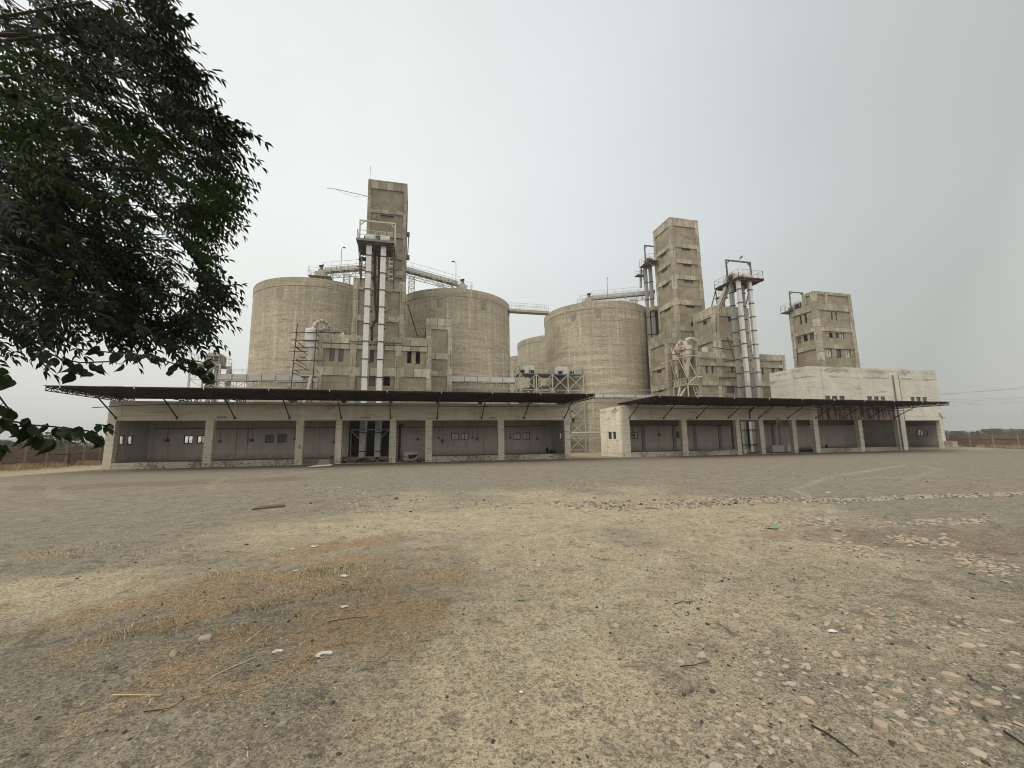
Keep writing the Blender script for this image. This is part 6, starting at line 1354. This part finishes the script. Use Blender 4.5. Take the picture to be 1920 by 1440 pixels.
put_stone(388, 1195, 28, .3, 'stonepale', 'flat pale lump among green tufts at lower left'); put_stone(326, 1228, 18, .7, 'stonepale', 'pale crumpled stone left of the flat lump'); put_stone(304, 1131, 7, .7, 'stonedark', 'tiny black stone below the orange grass')
put_stone(555, 1156, 8, .7, 'stonedark', 'tiny dark stone below the rounded grey stone'); put_stone(660, 961, 12, .7, 'stonepink', 'brick piece standing out above the dry grass'); put_stone(743, 936, 11, .6, 'stonedark', 'dark brick piece at the left end of the rubble row')
put_stone(582, 945, 7, .7, 'stonedark', 'small brick chunk left of the rubble row'); put_stone(1162, 951, 12, .6, 'stonedark', 'dark chunk at the left end of the right rubble row'); put_stone(1801, 1388, 12, .8, 'stonepale', 'small white stone at the lower right corner area')
put_stone(1313, 1386, 12, .5, 'stonepale', 'small white lumpy stone near the bottom edge right of the buff stone'); put_stone(1145, 1190, 9, .6, 'stonedark', 'tiny dark stone below the knobbly pale one'); put_stone(1335, 1298, 14, .5, 'stonedark', 'small dark lump right of the dark brick chunk')
put_stone(1610, 1184, 22, .35, 'stonepink', 'pink flat stone with a white chip beside it at right'); put_stone(1569, 1231, 24, .25, 'stonepink', 'smooth oval pink stone at right'); put_stone(1786, 1273, 30, .25, 'stonepink', 'large orange flat stone near the right edge'); put_stone(1650, 1365, 26, .35, 'stonepink', 'broken reddish brick piece at lower right')
FL = [(1633, 1294, 24), (1685, 1300, 20), (1652, 1323, 24), (1690, 1342, 24), (1515, 1318, 30), (1482, 1283, 24), (1467, 1356, 18), (1507, 1348, 20), (1835, 1414, 28), (1797, 1306, 16), (1759, 1303, 20), (1760, 1333, 20), (1795, 1318, 18), (1865, 1320, 24), (1812, 1217, 22), (1842, 1217, 22), (1903, 1255, 20), (1870, 1292, 18), (1722, 1361, 16), (1398, 1234, 14),
      (1341, 1440, 30), (1424, 1371, 26), (1446, 1418, 16), (1612, 1205, 16), (1550, 1172, 18), (1885, 1167, 22), (1806, 1194, 20), (1700, 1380, 16), (1536, 1380, 18), (1586, 1308, 14), (1390, 1250, 12), (1750, 1240, 14), (1447, 1241, 16), (1416, 1243, 18), (1348, 1400, 14), (1618, 1243, 12), (1905, 1230, 14), (1728, 1410, 16)]
for px_, py_, w_ in FL: put_stone(px_, py_, w_, .14, 'stonepink' if rng.random() < .65 else 'stonepale', 'flat pinkish stone half buried in the dark gravelly dirt at lower right', 'flat pinkish stones half buried at lower right', 'flat_stone', .62)
for i, (px_, py_, w_, l) in enumerate(((589, 1025, 16, 'white torn paper scrap at the top of the dry grass'), (549, 1029, 8, 'tiny white scrap left of the torn paper'), (645, 1083, 14, 'crumpled white scrap beside the yellow tuft'), (555, 1070, 9, 'small pale scrap left of the yellow tuft'), (645, 1141, 14, 'white paper scrap in the right part of the dry grass'), (607, 1235, 24, 'curled white paper ring on the dry grass'), (520, 1225, 14, 'narrow pale scrap left of the paper ring'), (1561, 1189, 12, 'small bright white chip at right'), (1553, 924, 9, 'white scrap beyond the rubble row'), (977, 1305, 9, 'tiny square pale scrap at bottom centre'), (940, 922, 5, 'tiny white chip in the distance at centre'), (1010, 1063, 8, 'pale chip in the sandy centre'))):
    g = gz(px_, py_); s_ = w_/FPX*Vector((g.x, g.y, H)).length*.5; gh = float(ground_h(g.x, g.y)); a = MB(); nn = 9
    if 'ring' in l:
        for k in range(nn):
            an0, an1 = k*5.0/nn, (k+1)*5.0/nn; f = lambda an, rr_, dz: (g.x+s_*rr_*math.cos(an), g.y+s_*rr_*.8*math.sin(an), gh+.004+dz)
            a.add([f(an0, 1, .012), f(an1, 1, .012+.004*(k % 2)), f(an1, .5, .004), f(an0, .5, .004)], [(0, 1, 2, 3)])
    else:
        ps_ = [(g.x+s_*random.uniform(.6, 1.1)*math.cos(k*.9), g.y+s_*random.uniform(.5, 1)*math.sin(k*.9), gh+.006+random.uniform(0, .3)*s_) for k in range(7)]; a.add(ps_+[(g.x, g.y, gh+.004+.2*s_)], [(k, (k+1) % 7, 7) for k in range(7)])
    o = solo(a, 'litter', M['whitemetal'], l, 'litter'); o.modifiers.new('s', 'SOLIDIFY').thickness = .0015
M['leafgreen'] = mat_leaf('fallen_green_leaf', (.20, .30, .16), (.26, .36, .20), .1, .6)
a = MB(); g = gz(980, 1131); heart(a, (g.x-.05, g.y, float(ground_h(g.x, g.y))+.02), (1, .1, .02), .085, 0.1); o = solo(a, 'fallen_leaf', M['leafgreen'], 'pale green fallen leaf on the sandy centre', 'leaf')
a = MB(); g = gz(1452, 993); heart(a, (g.x-.1, g.y, float(ground_h(g.x, g.y))+.03), (1, .2, .05), .2, 0.2); o = solo(a, 'fallen_leaf', M['leafgreen'], 'pale green leaf spray lying beyond the sandy centre', 'leaf')
def twig(pts, r, label, name='stick', mat='bark'):
    W_ = [gz(*p) for p in pts]; W_ = [Vector((p.x, p.y, float(ground_h(p.x, p.y))+r*1.2+.004)) for p in W_]; a = MB(); a.tube(W_, [r*(1-.5*k/(len(W_)-1)) for k in range(len(W_))], 6); return solo(a, name, M[mat], label, name)
M['straw'] = mat_plain('dry_straw', (.56, .46, .29), .2, 20, .9); M['straworange'] = mat_plain('rusty_dry_grass', (.48, .285, .135), .25, 8, .9); M['grassgreen'] = mat_plain('dull_green_grass', (.19, .20, .095), .25, 8, .9); M['grassbrown'] = mat_plain('brown_dry_grass', (.31, .23, .135), .25, 8, .9)
twig([(1522, 1370), (1550, 1387), (1580, 1406), (1612, 1430)], .006, 'long dark twig at the bottom right'); twig([(1884, 1378), (1905, 1392), (1930, 1408)], .007, 'dark twig at the right edge'); twig([(1222, 1300), (1232, 1312), (1237, 1323)], .004, 'short pale twig beside the small pink stone', mat='straw')
twig([(1344, 1171), (1360, 1180), (1378, 1195)], .003, 'thin curved dark twig right of the small dark stone'); twig([(1265, 1136), (1280, 1132), (1298, 1131)], .005, 'short dark stick right of the fallen leaf'); twig([(1275, 1252), (1300, 1250), (1332, 1242)], .004, 'thin stick under the pale angular stone')
twig([(460, 1205), (478, 1190), (500, 1174)], .006, 'pale curved stalk in the lower dry grass', mat='straw'); twig([(400, 1272), (432, 1257), (480, 1235)], .005, 'long pale stalk at the lower edge of the dry grass', mat='straw'); twig([(210, 1308), (250, 1309), (300, 1311)], .005, 'pale stick at lower left', mat='straw')
twig([(1108, 1044), (1130, 1050), (1155, 1050)], .004, 'thin curved twig in the sandy centre'); twig([(615, 1168), (655, 1162), (690, 1160)], .004, 'dark twig lying across the right dry grass'); twig([(268, 1345), (320, 1340), (345, 1322)], .004, 'thin dark twig at lower left')
sheet_board([Vector((*G((472, 958))[0], .02)), Vector((*G((535, 951))[0], .02)), Vector((*G((532, 950))[0], .05)), Vector((*G((485, 955))[0], .05))], .03, 'plank', 'woodold', 'weathered brown plank lying beyond the dry grass', 'plank')
# dry grass blades
n = 150000; x = rng.uniform(-7, 2.5, n); y = rng.uniform(1.8, 10, n); gm = grass_mask(x, y); kp = rng.random(n) < gm*.62; x, y = x[kp], y[kp]
# loose wisps around
n2 = 3200; an = rng.uniform(R(-50), R(60), n2); rr4 = rng.uniform(2, 9, n2); x = np.concatenate([x, (rr4*np.sin(an))[:n2//2]]); y = np.concatenate([y, (rr4*np.cos(an))[:n2//2]])
tf = []
for (tx, ty, tn, s_) in ((655, 1070, 260, .16), (600, 1072, 240, .16), (270, 1182, 260, .16), (495, 1140, 120, .12), (445, 1185, 100, .12), (310, 1035, 100, .25), (540, 1155, 80, .12), (120, 1040, 160, .35), (640, 1110, 90, .12), (700, 1120, 90, .15), (425, 1075, 90, .15)):
    q = gz(tx, ty); tf.append((np.full(tn, q.x)+rng.normal(0, s_, tn), np.full(tn, q.y)+rng.normal(0, s_*.8, tn)))
x = np.concatenate([x]+[q[0] for q in tf]); y = np.concatenate([y]+[q[1] for q in tf]); n = len(x); nt2 = sum(len(q[0]) for q in tf)
ist = np.zeros(n, bool); ist[-nt2:] = True
l_ = rng.uniform(.012, .046, n)*np.where(ist, 1.35, 1); an = rng.uniform(0, 2*np.pi, n); lean = np.where(ist, rng.uniform(.3, 1.2, n), rng.uniform(1.4, 6.0, n)); z0 = ground_h(x, y)-.004
dx, dy = np.cos(an), np.sin(an); hz = l_/np.sqrt(1+lean**2); hx = hz*lean; w_ = rng.uniform(.0009, .0022, n)*(1+np.hypot(x, y)*.12)
p0 = np.stack([x, y, z0], 1); p1 = p0+np.stack([dx*hx*.4, dy*hx*.4, hz*.75+.004], 1); p2 = p0+np.stack([dx*hx, dy*hx, hz+.002], 1); s_ = np.stack([-dy*w_, dx*w_, w_*0], 1)
V = np.stack([p0-s_, p0+s_, p1-s_, p1+s_, p2-s_*.2, p2+s_*.2], 1).reshape(-1, 3); F = (np.arange(n)[:, None, None]*6+np.array([[0, 1, 3, 2], [2, 3, 5, 4]])[None]).reshape(-1, 4)
og = fbm(x, y, 1.1, 3)+rng.normal(0, .08, n); mi = np.where(og > .56, 1, np.where(og > .46, 3, 0)); mi = np.where(rng.random(n) < .30, 0, mi); mi = np.where((fbm(y+9, x, 1.5, 3) > .64) & (rng.random(n) < .4), 2, mi); mi = np.where(ist & (rng.random(n) < .45), 2, mi)
print('blades', n)
o = np_mesh('dry_grass', V, F, [M['straw'], M['straworange'], M['grassgreen'], M['grassbrown']], None, np.repeat(mi, 2)); tag(o, label='patchy dry orange and straw coloured grass on the dirt at lower left', cat='dry grass', kind='stuff')
# straw stalks and leaf crumbs lying about
n = 900; px_ = rng.normal(520, 170, n); py_ = rng.normal(1200, 75, n); a = MB()
for i in range(n):
    if not 985 < py_[i] < 1420: continue
    g = gz(px_[i], py_[i]); an_ = rng.uniform(0, 6.28); L2 = rng.uniform(.015, .07); gh = float(ground_h(g.x, g.y)); b_ = an_+rng.normal(0, .4)
    a.cur = int(rng.random() < .25); p = Vector((g.x, g.y, gh+.004)); m_ = p+Vector((math.cos(an_), math.sin(an_), .12))*L2; e_ = m_+Vector((math.cos(b_), math.sin(b_), -.1))*L2; a.tube([p, m_, e_], [.0012, .0014, .0006], 3, False)
o = a.build('straw_litter', [M['straw'], M['bark']]); tag(o, label='scattered straw stalks and stems lying on the dirt around the dry grass', cat='straw', kind='stuff')
n = 420; a = MB()
for i in range(n):
    g = gz(rng.normal(620, 260), rng.uniform(1000, 1420)); s_ = rng.uniform(.004, .014); gh = float(ground_h(g.x, g.y)); an_ = rng.uniform(0, 6.28); u_ = Vector((math.cos(an_), math.sin(an_), rng.uniform(-.2, .4)))*s_; v_2 = Vector((-math.sin(an_), math.cos(an_), rng.uniform(-.2, .4)))*s_*.5; p = Vector((g.x, g.y, gh+.006)); a.cur = int(rng.integers(0, 3)); a.add([p-u_, p-v_2, p+u_, p+v_2], [(0, 1, 2, 3)])
o = a.build('leaf_litter', [M['stonepale'], M['straw'], M['grassbrown']]); tag(o, label='small dry leaf crumbs and scraps scattered over the near dirt', cat='leaf litter', kind='stuff')
# dry scrub along the boundary walls
x, y = [], []
for (X0, ya, yb_, s2) in ((-28.4, 34, 49, 1), (69.2, 30, 44, -1)):
    n = 5200; yy = rng.uniform(ya, yb_, n); c_ = fbm(yy, yy*0+X0, .6, 3); kk = rng.random(n) < np.clip((c_-.4)*4, .03, 1); yy = yy[kk]; x.append(X0+s2*np.abs(rng.normal(0, .45, len(yy)))); y.append(yy)
x, y = np.concatenate(x), np.concatenate(y); n = len(x); z0 = ground_h(x, y); an = rng.uniform(0, 6.28, n); l_ = rng.uniform(.1, .45, n); dx, dy = np.cos(an)*l_*.5, np.sin(an)*l_*.5
p0 = np.stack([x, y, z0], 1); p2 = p0+np.stack([dx, dy, l_], 1); s_ = np.stack([-np.sin(an), np.cos(an), an*0], 1)*.012
V = np.stack([p0-s_, p0+s_, p2+s_*.3, p2-s_*.3], 1).reshape(-1, 3); o = np_mesh('scrub', V, np.arange(4*n).reshape(-1, 4), [M['straw'], M['grassbrown'], M['straworange']], None, rng.integers(0, 3, n)); tag(o, label='dry brown scrub growing along the foot of the brick walls', cat='scrub', kind='stuff')

# ------------------------------------------------------------------ the dusty air
HZ = float(0.0008)
a = MB(); a.box(-1700, 1700, -1700, 1700, -1.3, 44); o = a.build('haze', []); tag(o, kind='stuff', label='thin dusty haze over the yard', cat='haze')
m = bpy.data.materials.new('haze'); m.use_nodes = True; t_ = m.node_tree; t_.nodes.clear(); oo = t_.nodes.new("ShaderNodeOutputMaterial"); pv = t_.nodes.new("ShaderNodeVolumePrincipled")
pv.inputs['Color'].default_value = (.90, .90, .88, 1); pv.inputs['Density'].default_value = HZ; pv.inputs['Anisotropy'].default_value = .3; t_.links.new(pv.outputs[0], oo.inputs['Volume']); o.data.materials.append(m)
